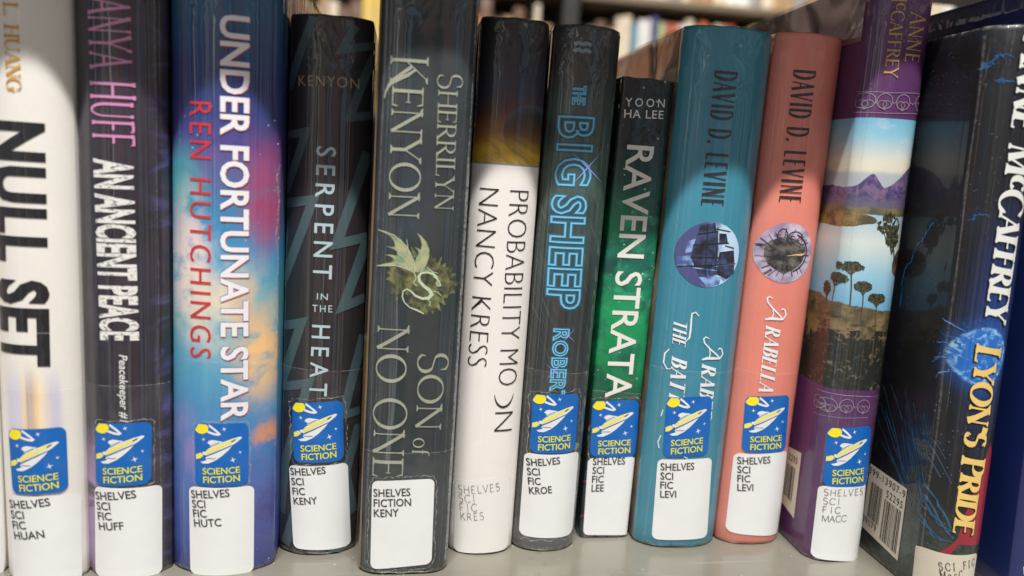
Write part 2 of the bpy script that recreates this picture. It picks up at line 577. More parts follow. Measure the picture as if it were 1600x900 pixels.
def drawn(s, thick=0.15, thin=0.045, serif=0.16, spacing=0.04, flare=0.0, slant=0.0, mono=None, caps=None, xs=1.0):
    """Lettering drawn stroke by stroke. caps: {index: (scale, shift)} for larger letters."""
    sh = Ink2D()
    x = 0.0
    layer = 0
    for gi, ch in enumerate(s):
        w, strokes = GLYPH[ch]
        sc, dy = (caps or {}).get(gi, (1.0, 0.0))
        wx = w * xs
        off = (mono - wx * sc) / 2 if mono else 0.0

        def T(p):
            X = x + off + p[0] * xs * sc
            Y = p[1] * sc + dy
            return (X + slant * Y, Y)
        for pts, wt, ends in strokes:
            layer = (layer + 1) % 9
            q = [T(p) for p in pts]
            ws = []
            n = len(q)
            for i in range(n):
                a, b = q[max(i - 1, 0)], q[min(i + 1, n - 1)]
                if wt == 'o':
                    a, b = q[(i - 1) % (n - 1)], q[(i + 1) % (n - 1)]
                dx, dyy = b[0] - a[0] - slant * (b[1] - a[1]), b[1] - a[1]
                l = math.hypot(dx, dyy) or 1
                if wt == 'K':
                    ww = thick
                elif wt == 'k':
                    ww = thin
                else:
                    ww = thin + (thick * 1.05 - thin) * (abs(dyy) / l) ** 1.6
                if flare and n == 2:
                    ww *= 1.0
                ws.append(ww)
            if flare and n == 2:
                m = 6
                qq, wq = [], []
                for k in range(m + 1):
                    t = k / m
                    qq.append((q[0][0] + (q[1][0] - q[0][0]) * t, q[0][1] + (q[1][1] - q[0][1]) * t))
                    wq.append(ws[0] * (1 + flare * (2 * t - 1) ** 2))
                q, ws = qq, wq
            if wt == 'o':
                sh.strip(q[:-1], ws[:-1], layer, closed=True)
            else:
                sh.strip(q, ws, layer)
            for e, (p, r) in zip(ends, ((q[0], q[1]), (q[-1], q[-2]))):
                if e == 's' and serif:
                    wv = (ws[0] if p is q[0] else ws[-1])
                    hwid = (serif * 0.5 + wv * 0.5)
                    up = 1 if p[1] > 0.5 * sc + dy else -1
                    yb = p[1]
                    s2 = slant * 0
                    sh.poly([(p[0] - hwid, yb), (p[0] + hwid, yb), (p[0] + hwid, yb - up * thin * 0.8), (p[0] + wv * 0.4, yb - up * thin * 2.0),
                             (p[0] - wv * 0.4, yb - up * thin * 2.0), (p[0] - hwid, yb - up * thin * 0.8)][::up], layer + 10)
                elif e == 't' and serif:
                    dirn = 1 if p[1] < 0.3 * sc + dy else -1
                    if abs(p[1] - (0.52 * sc + dy)) < 0.05:
                        sh.poly([(p[0] - thin * 0.5, p[1] - serif * 0.45), (p[0] + thin * 0.3, p[1] - serif * 0.45), (p[0] + thin * 0.3, p[1] + serif * 0.45), (p[0] - thin * 0.5, p[1] + serif * 0.45)], layer + 10)
                    else:
                        y2 = p[1] + dirn * serif
                        quad = [(p[0] - thin * 1.4, p[1]), (p[0] + thin * 0.2, p[1] - dirn * thin * 0.4), (p[0] + thin * 0.6, y2), (p[0] - thin * 0.1, y2)]
                        sh.poly(quad, layer + 10)
        x += (mono if mono else wx * sc + spacing)
    return sh


def layout(sh, u, v, du, dv, cap, x_range=None, capline=1.0, base=0.0):
    """Move lettering so its bounds run from (u, v) along (du, dv) with capital height cap."""
    x0, x1, y0, y1 = sh.box()
    if x_range:
        x0, x1 = x_range
    ln = math.hypot(du, dv)
    ex, ey = du / ln, dv / ln
    kx = ln / (x1 - x0)
    ky = cap / (capline - base)

    def f(x, y):
        a, b = (x - x0) * kx, (y - base) * ky
        return (u + ex * a - ey * b, v + ey * a + ex * b)
    q = sh.moved(f)
    if hasattr(sh, 'loops'):
        q.loops = [[f(x, y) for x, y in lp] for lp in sh.loops]
    return q


CAPH = 0.0


def sans(s, pos, offset=0.0, shear=0.0, spacing=1.0):
    sh = bfont(s, offset, shear, spacing)
    x0, x1, y0, y1 = bfont('H', offset).box()
    return layout(sh, *pos, capline=y1, base=y0)


def write(bk, name, shape, mat, lift=0.00016, parent=None):
    return wrap(bk, name, shape, mat, lift, parent)


# ------------------------------------------------------------------ stickers, labels, tape
def rounded_rect(r, n=5, aspect=1.0):
    """Unit square with rounded corners, radius r in x, r*aspect in y."""
    pts = []
    ry = r * aspect
    for cx, cy, a in ((1 - r, 1 - ry, 0), (r, 1 - ry, 90), (r, ry, 180), (1 - r, ry, 270)):
        for k in range(n + 1):
            t = math.radians(a + 90 * k / n)
            pts.append((cx + r * math.cos(t), cy + ry * math.sin(t)))
    return pts


def quad_map(q):
    (ax, ay), (bx, by), (cx, cy), (dx, dy) = q      # TL TR BR BL

    def f(p, t):
        tx, ty = ax + (bx - ax) * p, ay + (by - ay) * p
        lx, ly = dx + (cx - dx) * p, dy + (cy - dy) * p
        return (lx + (tx - lx) * t, ly + (ty - ly) * t)
    return f


def star4(cx, cy, r, k=0.26, rot=0.3):
    pts = []
    for i in range(8):
        a = rot + i * math.pi / 4
        rr = r if i % 2 == 0 else r * k
        pts.append((cx + rr * math.cos(a), cy + rr * math.sin(a)))
    return pts


def S(*pp):
    """Sticker drawing coordinates: hundredths of a 7.2 x 5.95 drawing."""
    return [((x - 135) / 595.0, 1 - (y - 70) / 720.0) for x, y in pp]


def clip01(pts):
    return [(min(max(x, 0.012), 0.99), min(max(y, 0.01), 0.988)) for x, y in pts]


TEXT_SF = {}


def genre_sticker(bk, quad):
    f = quad_map(quad)
    L0 = 0.00028
    base = Ink2D().poly(rounded_rect(0.13, 6, 0.83)).moved(f)
    st = wrap(bk, 'genre_sticker', base, MATS['sticker_blue'], L0)

    def add(name, sh, mat, layer):
        return wrap(bk, name, sh.moved(f), mat, L0 + 0.00006 + layer * 0.00002, parent=st)
    pl = Ink2D()
    pts = S(*[(215 + 80 * math.cos(t * math.pi / 14), 125 + 64 * math.sin(t * math.pi / 14)) for t in range(28)])
    pts = clip01(pts)
    pts = [(max(x, 0.012 + max(0, (y - 0.90)) * 0.75), y) for x, y in pts]
    pl.poly(pts)
    add('planet', pl, MATS['sticker_yellow'], 1)
    add('planet_ring', Ink2D().strip(S((300, 86), (352, 124), (398, 162), (418, 184), (402, 192), (350, 182), (283, 158)), 0.036, 1), MATS['sticker_white'], 0)
    for x, y, r in ((470, 128, 30), (238, 252, 27), (645, 402, 22), (568, 487, 38)):
        cx, cy = S((x, y))[0]
        add('star', Ink2D().poly([(cx + (a - cx), cy + (b - cy) * 0.83) for a, b in star4(cx, cy, r / 595.0)]), MATS['sticker_white'], 1)
    rk = Ink2D()
    rk.poly(S((250, 400), (300, 350), (450, 280), (560, 240), (640, 222), (665, 230), (655, 247), (600, 290), (555, 318), (270, 445), (252, 425)), 0)
    rk.poly(S((283, 290), (300, 264), (340, 252), (400, 262), (455, 272), (420, 292), (330, 332), (308, 330), (318, 312)), 1)
    rk.poly(S((268, 452), (560, 322), (520, 370), (440, 443), (370, 492), (290, 528), (230, 531), (200, 514), (275, 488), (258, 470)), 2)
    rk.poly(S((222, 398), (248, 390), (258, 425), (236, 432)), 1)
    ro = add('rocket', rk, MATS['sticker_white'], 0)
    rs = Ink2D()
    rs.poly(S((258, 392), (292, 364), (450, 292), (560, 245), (612, 233), (592, 262), (460, 330), (268, 420)), 0)
    rs.poly(S((148, 432), (200, 407), (226, 415), (234, 442), (196, 474), (148, 486)), 1)
    add('rocket_stripe', rs, MATS['sticker_pale_yellow'], 2)
    ln = Ink2D()
    ln.strip(S((262, 440), (420, 372), (556, 316)), 0.010, 0)
    ln.strip(S((272, 468), (375, 468)), 0.008, 1)
    ln.strip(S((318, 322), (420, 278)), 0.008, 2)
    ln.poly(S((545, 272), (590, 245), (598, 254), (556, 281)), 3)
    add('rocket_line', ln, MATS['sticker_dark'], 3)
    if not TEXT_SF:
        for key, word in (('a', 'SCIENCE'), ('b', 'FICTION')):
            TEXT_SF[key] = bfont(word, 0.012)
    lt = Ink2D()
    sdw = Ink2D()
    for key, (p, q, cap) in (('a', ((226, 655), (646, 640), 74)), ('b', ((234, 757), (646, 737), 76))):
        (x0, y0), (x1, y1) = S(p, q)
        sh = layout(TEXT_SF[key], x0, y0, x1 - x0, y1 - y0, cap / 720.0, capline=0.70, base=0.0)
        lt.polys += sh.polys
        sdw.polys += sh.moved(lambda a, b: (a - 0.012, b - 0.006)).polys
    add('lettering_shadow', sdw, MATS['sticker_green'], 0)
    add('lettering', lt, MATS['sticker_letter'], 2)
    return st


def call_label(bk, quad, lines, pos, pitch, style='sans', mat='label_white', inkmat='label_ink', shadow=True):
    """White spine label. pos: first line as text placement, pitch: line spacing in v, lines: text per line."""
    f = quad_map(quad)
    asp = abs(quad[1][0] - quad[0][0]) / abs(quad[0][1] - quad[3][1])
    lb = wrap(bk, 'call_label', Ink2D().poly(rounded_rect(0.10, 6, asp)).moved(f), MATS[mat], 0.00024)
    u, v, du, dv, cap = pos
    ln = math.hypot(du, dv)
    sh = Ink2D()
    first = None
    for i, (s, dx) in enumerate(lines):
        if style == 'sans':
            t = bfont(s, 0.006)
            x0, x1, y0, y1 = bfont('SHELVES', 0.006).box() if first is None else first
            first = (x0, x1, y0, y1)
            kx = ln / (x1 - x0)
            wdt = t.box()[1] - t.box()[0]
            k = kx * wdt / ln
            base = 0.0
            capline = 0.69
        else:
            t = drawn(s, 0.085, 0.085, 0.0, 0.0, mono=0.78, xs=0.95) if style == 'dot' else drawn(s, 0.10, 0.07, 0.14, 0.0, mono=0.86, xs=0.80)
            wdt = t.box()[1] - t.box()[0]
            full = 0.78 * 7 - 0.25
            k = wdt / full
            base, capline = 0.0, 1.0
        nx, ny = dv / ln, -du / ln
        uu = u + nx * pitch * i + dx
        vv = v + ny * pitch * i
        q = layout(t, uu, vv, du * k, dv * k, cap, capline=capline, base=base)
        sh.polys += q.polys
    if shadow:      # soft double of the print in the laminate
        wrap(bk, 'lettering_ghost', sh.moved(lambda a, b: (a + 0.00022, b - 0.00022)), MATS['label_ghost'], 0.00029, parent=lb)
    wrap(bk, 'lettering', sh, MATS[inkmat], 0.00033, parent=lb)
    return lb


def clear_tape(bk, vtop, vbot, seed=0):
    """Clear laminate strip across the spine with a visible cut edge."""
    hw = bk.w / 2 * 0.985
    rnd = random.Random(seed)
    n = 14
    top = []
    ph = rnd.uniform(0, 6)
    for k in range(n + 1):
        t = k / n
        top.append((-hw + 2 * hw * t, vtop + 0.0004 * math.sin(ph + 3 * t)))
    sh = Ink2D()
    for a, b in zip(top, top[1:]):
        sh.poly([(a[0], vbot), (b[0], vbot), b, a])
    tp = wrap(bk, 'clear_tape', sh, MATS['clear_tape'], 0.00045)
    wrap(bk, 'tape_edge', Ink2D().strip(top, 0.00022), MATS['tape_edge'], 0.00049, parent=tp)
    return tp


def tape_wrinkle(bk, quad, grow, seed, mat='wrinkle'):
    """Ragged air line where the laminate lifts round a sticker."""
    rnd = random.Random(seed)
    f = quad_map(quad)
    rr = rounded_rect(0.1, 4)
    pts = []
    for a, b in zip(rr, rr[1:] + rr[:1]):
        d = math.hypot(b[0] - a[0], b[1] - a[1])
        n = max(1, int(d / 0.05))
        for k in range(n):
            t = k / n
            x, y = a[0] + (b[0] - a[0]) * t, a[1] + (b[1] - a[1]) * t
            g = 1 + grow * (1 + rnd.uniform(-0.45, 0.45))
            pts.append(f(0.5 + (x - 0.5) * g, 0.5 + (y - 0.5) * (1 + (g - 1) * 0.8)))
    w = [0.0004 * rnd.uniform(0.15, 1.3) for _ in pts]
    return wrap(bk, 'laminate_wrinkle', Ink2D().strip(pts, w, closed=True), MATS[mat], 0.00021)


def edge_line(bk, s, width, mat, v0=0.004, v1=None, wob=0.0, seed=1, name='sleeve_fold_glint'):
    """Sleeve fold and soft reflection streak, painted as a thin hazy strip up the spine at s (-1..1)."""
    rnd = random.Random(seed)
    v1 = v1 or bk.h - 0.003
    n = 16
    hw = bk.w / 2
    pts = [(s * hw + wob * math.sin(k * 1.3 + seed) * 0.5 + wob * rnd.uniform(-.5, .5), v0 + (v1 - v0) * k / n) for k in range(n + 1)]
    ws = [width * rnd.uniform(0.55, 1.2) for _ in pts]
    return wrap(bk, name, Ink2D().strip(pts, ws), MATS[mat], 0.0002)


# shared materials
def paper_paint(g, u, v):
    n = g.noise(g.vec(g.m('MULTIPLY', u, 1.0), g.m('MULTIPLY', v, 0.02), 0), 2600.0, 2.0)
    return g.ramp(n, [(0.3, rgb(150, 135, 110)), (0.7, rgb(226, 214, 190))])


material('paper', paint=paper_paint, rough=0.9, grain=0.0)
material('sticker_blue', rgb(0, 98, 180), rough=0.4, coat=0.06, spec=0.2, bump=BUMP * 0.5, grain=0.05)
material('sticker_yellow', rgb(246, 226, 30), rough=0.4, coat=0.06, spec=0.2, bump=BUMP * 0.5)
material('sticker_pale_yellow', rgb(238, 224, 104), rough=0.4, coat=0.06, spec=0.2, bump=BUMP * 0.5)
material('sticker_white', rgb(226, 228, 230), rough=0.4, coat=0.06, spec=0.2, bump=BUMP * 0.5)
material('sticker_dark', rgb(40, 62, 96), rough=0.4, coat=0.06, spec=0.2)
material('sticker_green', rgb(96, 130, 60), rough=0.4, coat=0.06, spec=0.2)
material('sticker_letter', rgb(226, 222, 96), rough=0.4, coat=0.06, spec=0.2)


def label_paint(g, u, v):
    w = g.noise(g.vec(u, v, 4.0), 55.0, 3.0, 0.5)
    s = g.noise(g.vec(u, v, 9.0), 75.0, 2.0, 0.5)
    c = g.mix(g.smooth(w, 0.4, 0.7), rgb(236, 235, 233), rgb(232, 231, 228))
    return g.mix(g.smooth(s, 0.74, 0.82), c, rgb(210, 203, 186))


material('label_white', paint=label_paint, rough=0.5, coat=0.3, coat_rough=0.08, bump=BUMP * 0.4, grain=0.004)
material('label_cream', rgb(214, 204, 184), rough=0.6, coat=0.2, bump=BUMP * 0.4, grain=0.06)
material('label_faint', rgb(233, 229, 223), rough=0.5, coat=0.3, bump=BUMP * 0.5, grain=0.02)
material('label_ink', rgb(38, 38, 40), rough=0.6, coat=0.2)
material('label_ghost', rgb(120, 120, 120), rough=0.6, alpha=0.35)
material('label_ink_grey', rgb(112, 110, 108), rough=0.6,
         alpha=lambda g, u, v: g.smooth(g.noise(g.vec(u, v, 1.0), 2600.0, 1.0), 0.28, 0.45))
material('label_ink_faint', rgb(140, 134, 130), rough=0.6,
         alpha=lambda g, u, v: g.smooth(g.noise(g.vec(u, v, 1.0), 2600.0, 1.0), 0.28, 0.5))


def clear_material(name, col, haze, gloss_rough, glossy, lump=0.00006):
    mt = bpy.data.materials.new(name)
    mt.use_nodes = True
    g = Nodes(mt.node_tree)
    out = mt.node_tree.nodes['Material Output']
    mt.node_tree.nodes.remove(mt.node_tree.nodes['Principled BSDF'])
    tr = g.new('ShaderNodeBsdfTransparent')
    df = g.new('ShaderNodeBsdfDiffuse')
    df.inputs[0].default_value = col
    gl = g.new('ShaderNodeBsdfGlossy')
    gl.inputs['Roughness'].default_value = gloss_rough
    uvn = g.new('ShaderNodeUVMap')
    uvn.uv_map = 'metres'
    big = lump > 0.001
    n = g.noise(uvn.outputs[0], 30.0 if big else 700.0, 0.6 if big else 3.0, 0.5, 1.0 if big else 0.0)
    n2 = g.noise(uvn.outputs[0], 13.0 if big else 120.0, 0.5 if big else 3.0, 0.5)
    b = g.new('ShaderNodeBump')
    b.inputs['Distance'].default_value = lump
    g.put(b.inputs['Height'], g.m('ADD', n, n2))
    mt.node_tree.links.new(b.outputs[0], gl.inputs['Normal'])
    m1 = g.new('ShaderNodeMixShader')
    g.put(m1.inputs[0], g.m('MULTIPLY', g.smooth(n if haze > 0.05 else n2, 0.25, 0.8), haze * 2))
    mt.node_tree.links.new(tr.outputs[0], m1.inputs[1])
    mt.node_tree.links.new(df.outputs[0], m1.inputs[2])
    m2 = g.new('ShaderNodeMixShader')
    m2.inputs[0].default_value = glossy
    mt.node_tree.links.new(m1.outputs[0], m2.inputs[1])
    mt.node_tree.links.new(gl.outputs[0], m2.inputs[2])
    mt.node_tree.links.new(m2.outputs[0], out.inputs[0])
    MATS[name] = mt
    return mt


clear_material('clear_tape', (0.75, 0.75, 0.74, 1), 0.014, 0.25, 0.022)
clear_material('tape_edge', (0.8, 0.8, 0.78, 1), 0.16, 0.2, 0.05)
clear_material('wrinkle', (0.62, 0.62, 0.6, 1), 0.30, 0.2, 0.06)
clear_material('sleeve_grey', (0.75, 0.75, 0.74, 1), 0.07, 0.2, 0.04)
clear_material('sleeve_crumple', (0.7, 0.66, 0.62, 1), 0.12, 0.12, 0.40, 0.0016)
clear_material('sleeve_bright', (0.85, 0.84, 0.80, 1), 0.2, 0.2, 0.08)
material('board_edge', rgb(150, 122, 84), rough=0.8)

# ------------------------------------------------------------------ the shelf
def shelf_paint(g, u, v):
    n = g.noise(g.vec(u, v, 0), 14.0, 4.0, 0.6)
    n2 = g.noise(g.vec(g.m('MULTIPLY', u, 3.0), g.m('MULTIPLY', v, 60.0), 0), 4.0, 4.0, 0.6)
    c = g.mix(g.smooth(n, 0.35, 0.7), rgb(114, 110, 99), rgb(104, 100, 90))
    c = g.mix(g.smooth(n2, 0.62, 0.72), c, rgb(122, 118, 106))
    fl = g.voronoi(g.vec(u, v, 1.0), 150.0)
    c = g.mix(g.m('MULTIPLY', g.smooth(fl, 0.07, 0.03), 0.6), c, rgb(190, 186, 176))
    sc = g.noise(g.vec(g.m('ADD', g.m('MULTIPLY', u, 14.0), g.m('MULTIPLY', v, 40.0)), g.m('MULTIPLY', v, 900.0), 4.0), 1.0, 2.0, 0.5)
    c = g.mix(g.m('MULTIPLY', g.smooth(sc, 0.68, 0.74), 0.35), c, rgb(170, 166, 154))
    dk = g.noise(g.vec(u, v, 7.0), 60.0, 4.0, 0.7)
    return g.mix(g.m('MULTIPLY', g.smooth(dk, 0.60, 0.72), 0.4), c, rgb(78, 75, 68))


shelf_mat = material('shelf_paint', paint=shelf_paint, rough=0.25, coat=0.3, coat_rough=0.12, grain=0.03)


def slab(name, x0, x1, y0, y1, z0, z1, parent, mat, skew0=0.0, skew1=0.0, bev=0.003):
    """Board with a rounded front edge; skew moves the front edge along y at the two ends."""
    me = bpy.data.meshes.new(name)
    bm = bmesh.new()
    uvl = bm.loops.layers.uv.new('metres')
    pr = [(0, z0 + bev), (bev * 0.3, z0 + bev * 0.3), (bev, z0), (None, z0), (None, z1), (bev, z1), (bev * 0.3, z1 - bev * 0.3), (0, z1 - bev)]
    ends = []
    for x, sk in ((x0, skew0), (x1, skew1)):
        ends.append([bm.verts.new((x, y1 if a is None else y0 + sk + a, z)) for a, z in pr])
    n = len(pr)
    for i in range(n):
        k = (i + 1) % n
        bm.faces.new((ends[0][i], ends[1][i], ends[1][k], ends[0][k]))
    bm.faces.new(ends[0][::-1])
    bm.faces.new(ends[1])
    bmesh.ops.recalc_face_normals(bm, faces=bm.faces[:])
    for f in bm.faces:
        for lp in f.loops:
            c = lp.vert.co
            lp[uvl].uv = (c.x, c.y + c.z)
    bm.to_mesh(me)
    bm.free()
    return obj(name, me, parent, mat)


shelf = bpy.data.objects.new('library_shelf', None)
C.objects.link(shelf)
shelf.location = (0, 0, 0)
tag(shelf, 'beige painted metal shelf the row of books stands on', 'shelf')
slab('shelf_board', -0.8, 0.8, -0.12, 0.42, -0.02, 0.0, shelf, shelf_mat, 0.0, 0.0)
slab('upper_board', -0.8, 0.8, -0.0413, 0.24, 0.300, 0.320, shelf, shelf_mat, -0.026, 0.026)

# ------------------------------------------------------------------ books, left to right
R_ = rgb


def crumpled_sleeve(bk, v0, v1, a0=0.002, a1=0.135):
    hw = bk.w / 2
    return wrap(bk, 'clear_sleeve', Ink2D().poly([(-hw - a1, v0), (-hw - a0, v0), (-hw - a0, v1), (-hw - a1, v1)]), MATS['sleeve_crumple'], 0.0006)


# --- far left: white spine cut by the frame
def paint_b0(g, u, v):
    n = g.noise(g.vec(u, v, 0), 60.0)
    return g.mix(n, R_(214, 206, 190), R_(222, 214, 200))


bk = make_book(dict(loc=(-0.17954, 0.005, 0.00011), lean=0.00916, w=0.02417, h=0.22, bulge=0.006, power=2.2), 'book', 'plain cream book at the far left edge, only a sliver of it in view', cover_material('cover_cream', (0.02417, 0.22), paint_b0))
wrap(bk, 'call_label', Ink2D().poly(rounded_rect(0.1, 5)).moved(quad_map([(-0.00269, 0.06616), (0.01293, 0.06573), (0.01187, -0.00216), (-0.00386, -0.00017)])), MATS['label_white'], 0.00024)


# --- white book with heavy black title
def paint_b1(g, u, v):
    n = g.noise(g.vec(u, g.m('MULTIPLY', v, 0.3), 0), 80.0, 3.0)
    c = g.mix(n, R_(236, 231, 222), R_(230, 224, 213))
    wl = g.noise(g.vec(g.m('MULTIPLY', u, 260.0), g.m('MULTIPLY', v, 14.0), 2.0), 1.0, 3.0)
    low = g.smooth(v, 0.08822, 0.0716)
    band = g.m('MULTIPLY', low, g.blob(u, v, -0.00048, 0.06075, 0.0105, 0.08, 0.25))
    tone = g.ramp(g.m('ADD', g.m('MULTIPLY', u, 60.0), g.m('ADD', g.m('MULTIPLY', wl, 0.45), 0.35)),
                  [(0.25, R_(205, 200, 222)), (0.42, R_(240, 205, 140)), (0.52, R_(150, 130, 150)), (0.62, R_(240, 190, 120)), (0.72, R_(248, 224, 170)), (0.9, R_(196, 190, 214))])
    return g.mix(g.m('MULTIPLY', band, 0.75), c, tone)


bk = make_book(dict(loc=(-0.15062, 0.00141, 0.00009), lean=0.00661, w=0.0278, h=0.242, bulge=0.0068, power=2.3), 'book', 'white book with heavy black block title and amber serif author name', cover_material('cover_white', (0.0278, 0.242), paint_b1, coat=0.35))
K_ = ink('black', R_(26, 26, 30), coat=0.45)
write(bk, 'title', sans('NULL SET', (-0.01091, 0.16995, -0.00086, -0.08571, 0.01765), offset=0.042, spacing=1.1), K_)
write(bk, 'author_name', layout(drawn('L. HUANG', 0.17, 0.06, 0.2, 0.05, caps={}), -0.00448, 0.20866, 0, -0.02912, 0.00469), ink('amber', R_(206, 150, 40)))
clear_tape(bk, 0.0747, 0.004, 1)
genre_sticker(bk, [(-0.00961, 0.06025), (0.00966, 0.0612), (0.00978, 0.03598), (-0.00888, 0.03525)])
call_label(bk, [(-0.01046, 0.03479), (0.01306, 0.03467), (0.01256, -0.00131), (-0.01053, -0.00004)], [('SHELVES', 0), ('SCI', 0), ('FIC', 0), ('HUAN', 0)], (-0.01046, 0.02925, 0.01484, 0.00195, 0.00304), 0.00405)


# --- dark purple book, pink name, distressed white title
def paint_b2(g, u, v):
    n = g.noise(g.vec(u, v, 0.0), 40.0, 5.0, 0.6, 0.8)
    c = g.mix(g.smooth(n, 0.35, 0.7), R_(34, 28, 36), R_(52, 42, 56))
    side = g.smooth(u, 0.008, 0.0145)
    swirl = g.noise(g.vec(g.m('MULTIPLY', u, 0.6), v, 6.0), 70.0, 5.0, 0.62, 2.0)
    c = g.mix(g.m('MULTIPLY', side, g.smooth(swirl, 0.46, 0.74)), c, R_(84, 78, 130))
    bot = g.m('MULTIPLY', g.smooth(v, 0.06364, 0.03724), g.smooth(u, -0.004, -0.014))
    c = g.mix(g.m('MULTIPLY', bot, g.smooth(swirl, 0.32, 0.5)), c, R_(160, 128, 176))
    return c


bk = make_book(dict(loc=(-0.12191, 0.00476, 0.00011), lean=0.00718, w=0.03044, h=0.237, bulge=0.0075, power=2.4), 'book', 'dark purple book with thin pink author name and distressed white title', cover_material('cover_dark_purple', (0.03044, 0.237), paint_b2, coat=0.8))
write(bk, 'author_name', layout(drawn('TANYA HUFF', 0.10, 0.055, 0.06, 0.07, caps={6: (1.08, -0.02)}, xs=0.78), -0.00864, 0.21874, 0.00087, -0.05529, 0.01388), ink('pink', R_(214, 140, 186)))
rag = material('ink_distressed', color=R_(232, 228, 222), rough=0.4, coat=0.3,
               alpha=lambda g, u, v: g.smooth(g.noise(g.vec(g.m('MULTIPLY', u, 1.0), g.m('MULTIPLY', v, 2.2), 3.0), 520.0, 5.0, 0.8), 0.41, 0.45))
write(bk, 'title', sans('AN ANCIENT PEACE', (-0.00789, 0.1588, 0.001, -0.06538, 0.01339), offset=0.04, spacing=1.0), rag)
write(bk, 'series_line', sans('Peacekeeper #1', (-0.00031, 0.08831, -0.00003, -0.02591, 0.00283), offset=0.012, shear=0.2), ink('white', R_(226, 224, 222)))
clear_tape(bk, 0.07622, 0.003, 2)
q = [(-0.00957, 0.0618), (0.00994, 0.06249), (0.00948, 0.03789), (-0.01001, 0.03698)]
tape_wrinkle(bk, q, 0.09, 21)
genre_sticker(bk, q)
call_label(bk, [(-0.01061, 0.03657), (0.01271, 0.03664), (0.01241, -0.00041), (-0.01143, -0.00006)], [('SHELVES', 0), ('SCI', 0), ('FIC', 0), ('HUFF', 0)], (-0.01017, 0.03129, 0.01485, 0.00142, 0.00309), 0.00405)
edge_line(bk, -0.93, 0.0007, 'sleeve_grey', wob=0.0002, seed=3)
edge_line(bk, 0.80, 0.0003, 'sleeve_grey', wob=0.0003, seed=5)


# --- nebula book
def paint_b3(g, u, v):
    n1 = g.noise(g.vec(u, v, 0.0), 42.0, 6.0, 0.6, 0.6)
    n2 = g.noise(g.vec(u, v, 5.0), 95.0, 6.0, 0.62, 0.4)
    n3 = g.noise(g.vec(u, v, 9.0), 28.0, 3.0, 0.5)
    vv = g.m('ADD', g.m('DIVIDE', v, 0.238), g.m('MULTIPLY', g.m('SUBTRACT', n3, 0.5), 0.10))
    k = 1 / 0.238
    c = g.ramp(vv, [(0.00212 * k, R_(40, 62, 138)), (0.03141 * k, R_(70, 96, 170)), (0.05471 * k, R_(58, 124, 186)), (0.08239 * k, R_(78, 158, 190)),
                    (0.10683 * k, R_(92, 172, 186)), (0.12827 * k, R_(52, 150, 196)), (0.15149 * k, R_(64, 112, 156)), (0.16738 * k, R_(58, 62, 128)),
                    (0.18957 * k, R_(30, 48, 106)), (0.2112 * k, R_(30, 84, 116))])
    c = g.mix(g.m('MULTIPLY', g.smooth(n2, 0.42, 0.75), 0.22), c, R_(30, 84, 160))

    def cloud(c, col, cu, cv, ru, rv, nn, a, b, amt):
        return g.mix(g.m('MULTIPLY', g.m('MULTIPLY', g.blob(u, v, cu, cv, ru, rv, 0.85), g.smooth(nn, a, b)), amt), c, col)
    c = cloud(c, R_(70, 170, 176), -0.0145, 0.15042, 0.012, 0.022, n1, 0.2, 0.6, 0.9)
    c = cloud(c, R_(160, 66, 110), 0.01466, 0.14753, 0.013, 0.032, n1, 0.25, 0.6, 1.0)
    c = cloud(c, R_(120, 84, 150), -0.00136, 0.15932, 0.02, 0.018, n2, 0.3, 0.7, 0.6)
    c = cloud(c, R_(238, 214, 206), -0.01119, 0.12149, 0.013, 0.040, n2, 0.34, 0.54, 1.0)
    c = cloud(c, R_(240, 220, 190), -0.00232, 0.10909, 0.018, 0.030, n1, 0.30, 0.62, 0.9)
    c = cloud(c, R_(248, 196, 128), 0.01325, 0.08807, 0.013, 0.028, n2, 0.32, 0.56, 1.0)
    c = cloud(c, R_(222, 190, 150), 0.01093, 0.1068, 0.012, 0.025, n1, 0.34, 0.6, 0.8)
    c = cloud(c, R_(230, 150, 80), 0.01638, 0.05545, 0.008, 0.010, n2, 0.42, 0.6, 0.9)
    c = cloud(c, R_(150, 128, 190), -0.01348, 0.05322, 0.010, 0.022, n1, 0.3, 0.65, 0.8)
    c = cloud(c, R_(64, 44, 112), 0.01612, 0.0236, 0.012, 0.035, n2, 0.3, 0.7, 0.8)
    st = g.voronoi(g.vec(u, v, 0), 330.0)
    c = g.mix(g.m('MULTIPLY', g.smooth(st, 0.10, 0.05), g.smooth(n3, 0.5, 0.6)), c, R_(220, 226, 240))
    return c


bk = make_book(dict(loc=(-0.08705, 0.00634, 0.00019), lean=0.01006, w=0.03832, h=0.238, bulge=0.0085, power=2.1), 'book', 'blue nebula book with bold white title and spaced red author name', cover_material('cover_nebula', (0.03832, 0.238), paint_b3, coat=0.7))
t = sans('UNDER FORTUNATE STAR', (-0.00069, 0.21066, 0.00085, -0.14782, 0.00957), offset=0.022)
write(bk, 'title', t, ink('title_white', R_(236, 232, 232)), 0.00022)
write(bk, 'title_fringe', t.moved(lambda a, b: (a + 0.00022, b - 0.00024)), ink('fringe_red', R_(206, 70, 66)), 0.00017)
write(bk, 'title_fringe', t.moved(lambda a, b: (a - 0.00022, b + 0.00018)), ink('fringe_blue', R_(60, 92, 170)), 0.00013)
write(bk, 'author_name', sans('REN HUTCHINGS', (-0.01133, 0.18046, 0.00007, -0.09336, 0.00768), offset=-0.004, spacing=1.25), ink('red', R_(206, 44, 52)))
clear_tape(bk, 0.08585, 0.003, 3)
q = [(-0.00949, 0.06161), (0.00985, 0.06187), (0.00985, 0.03696), (-0.00926, 0.03673)]
tape_wrinkle(bk, q, 0.07, 31)
genre_sticker(bk, q)
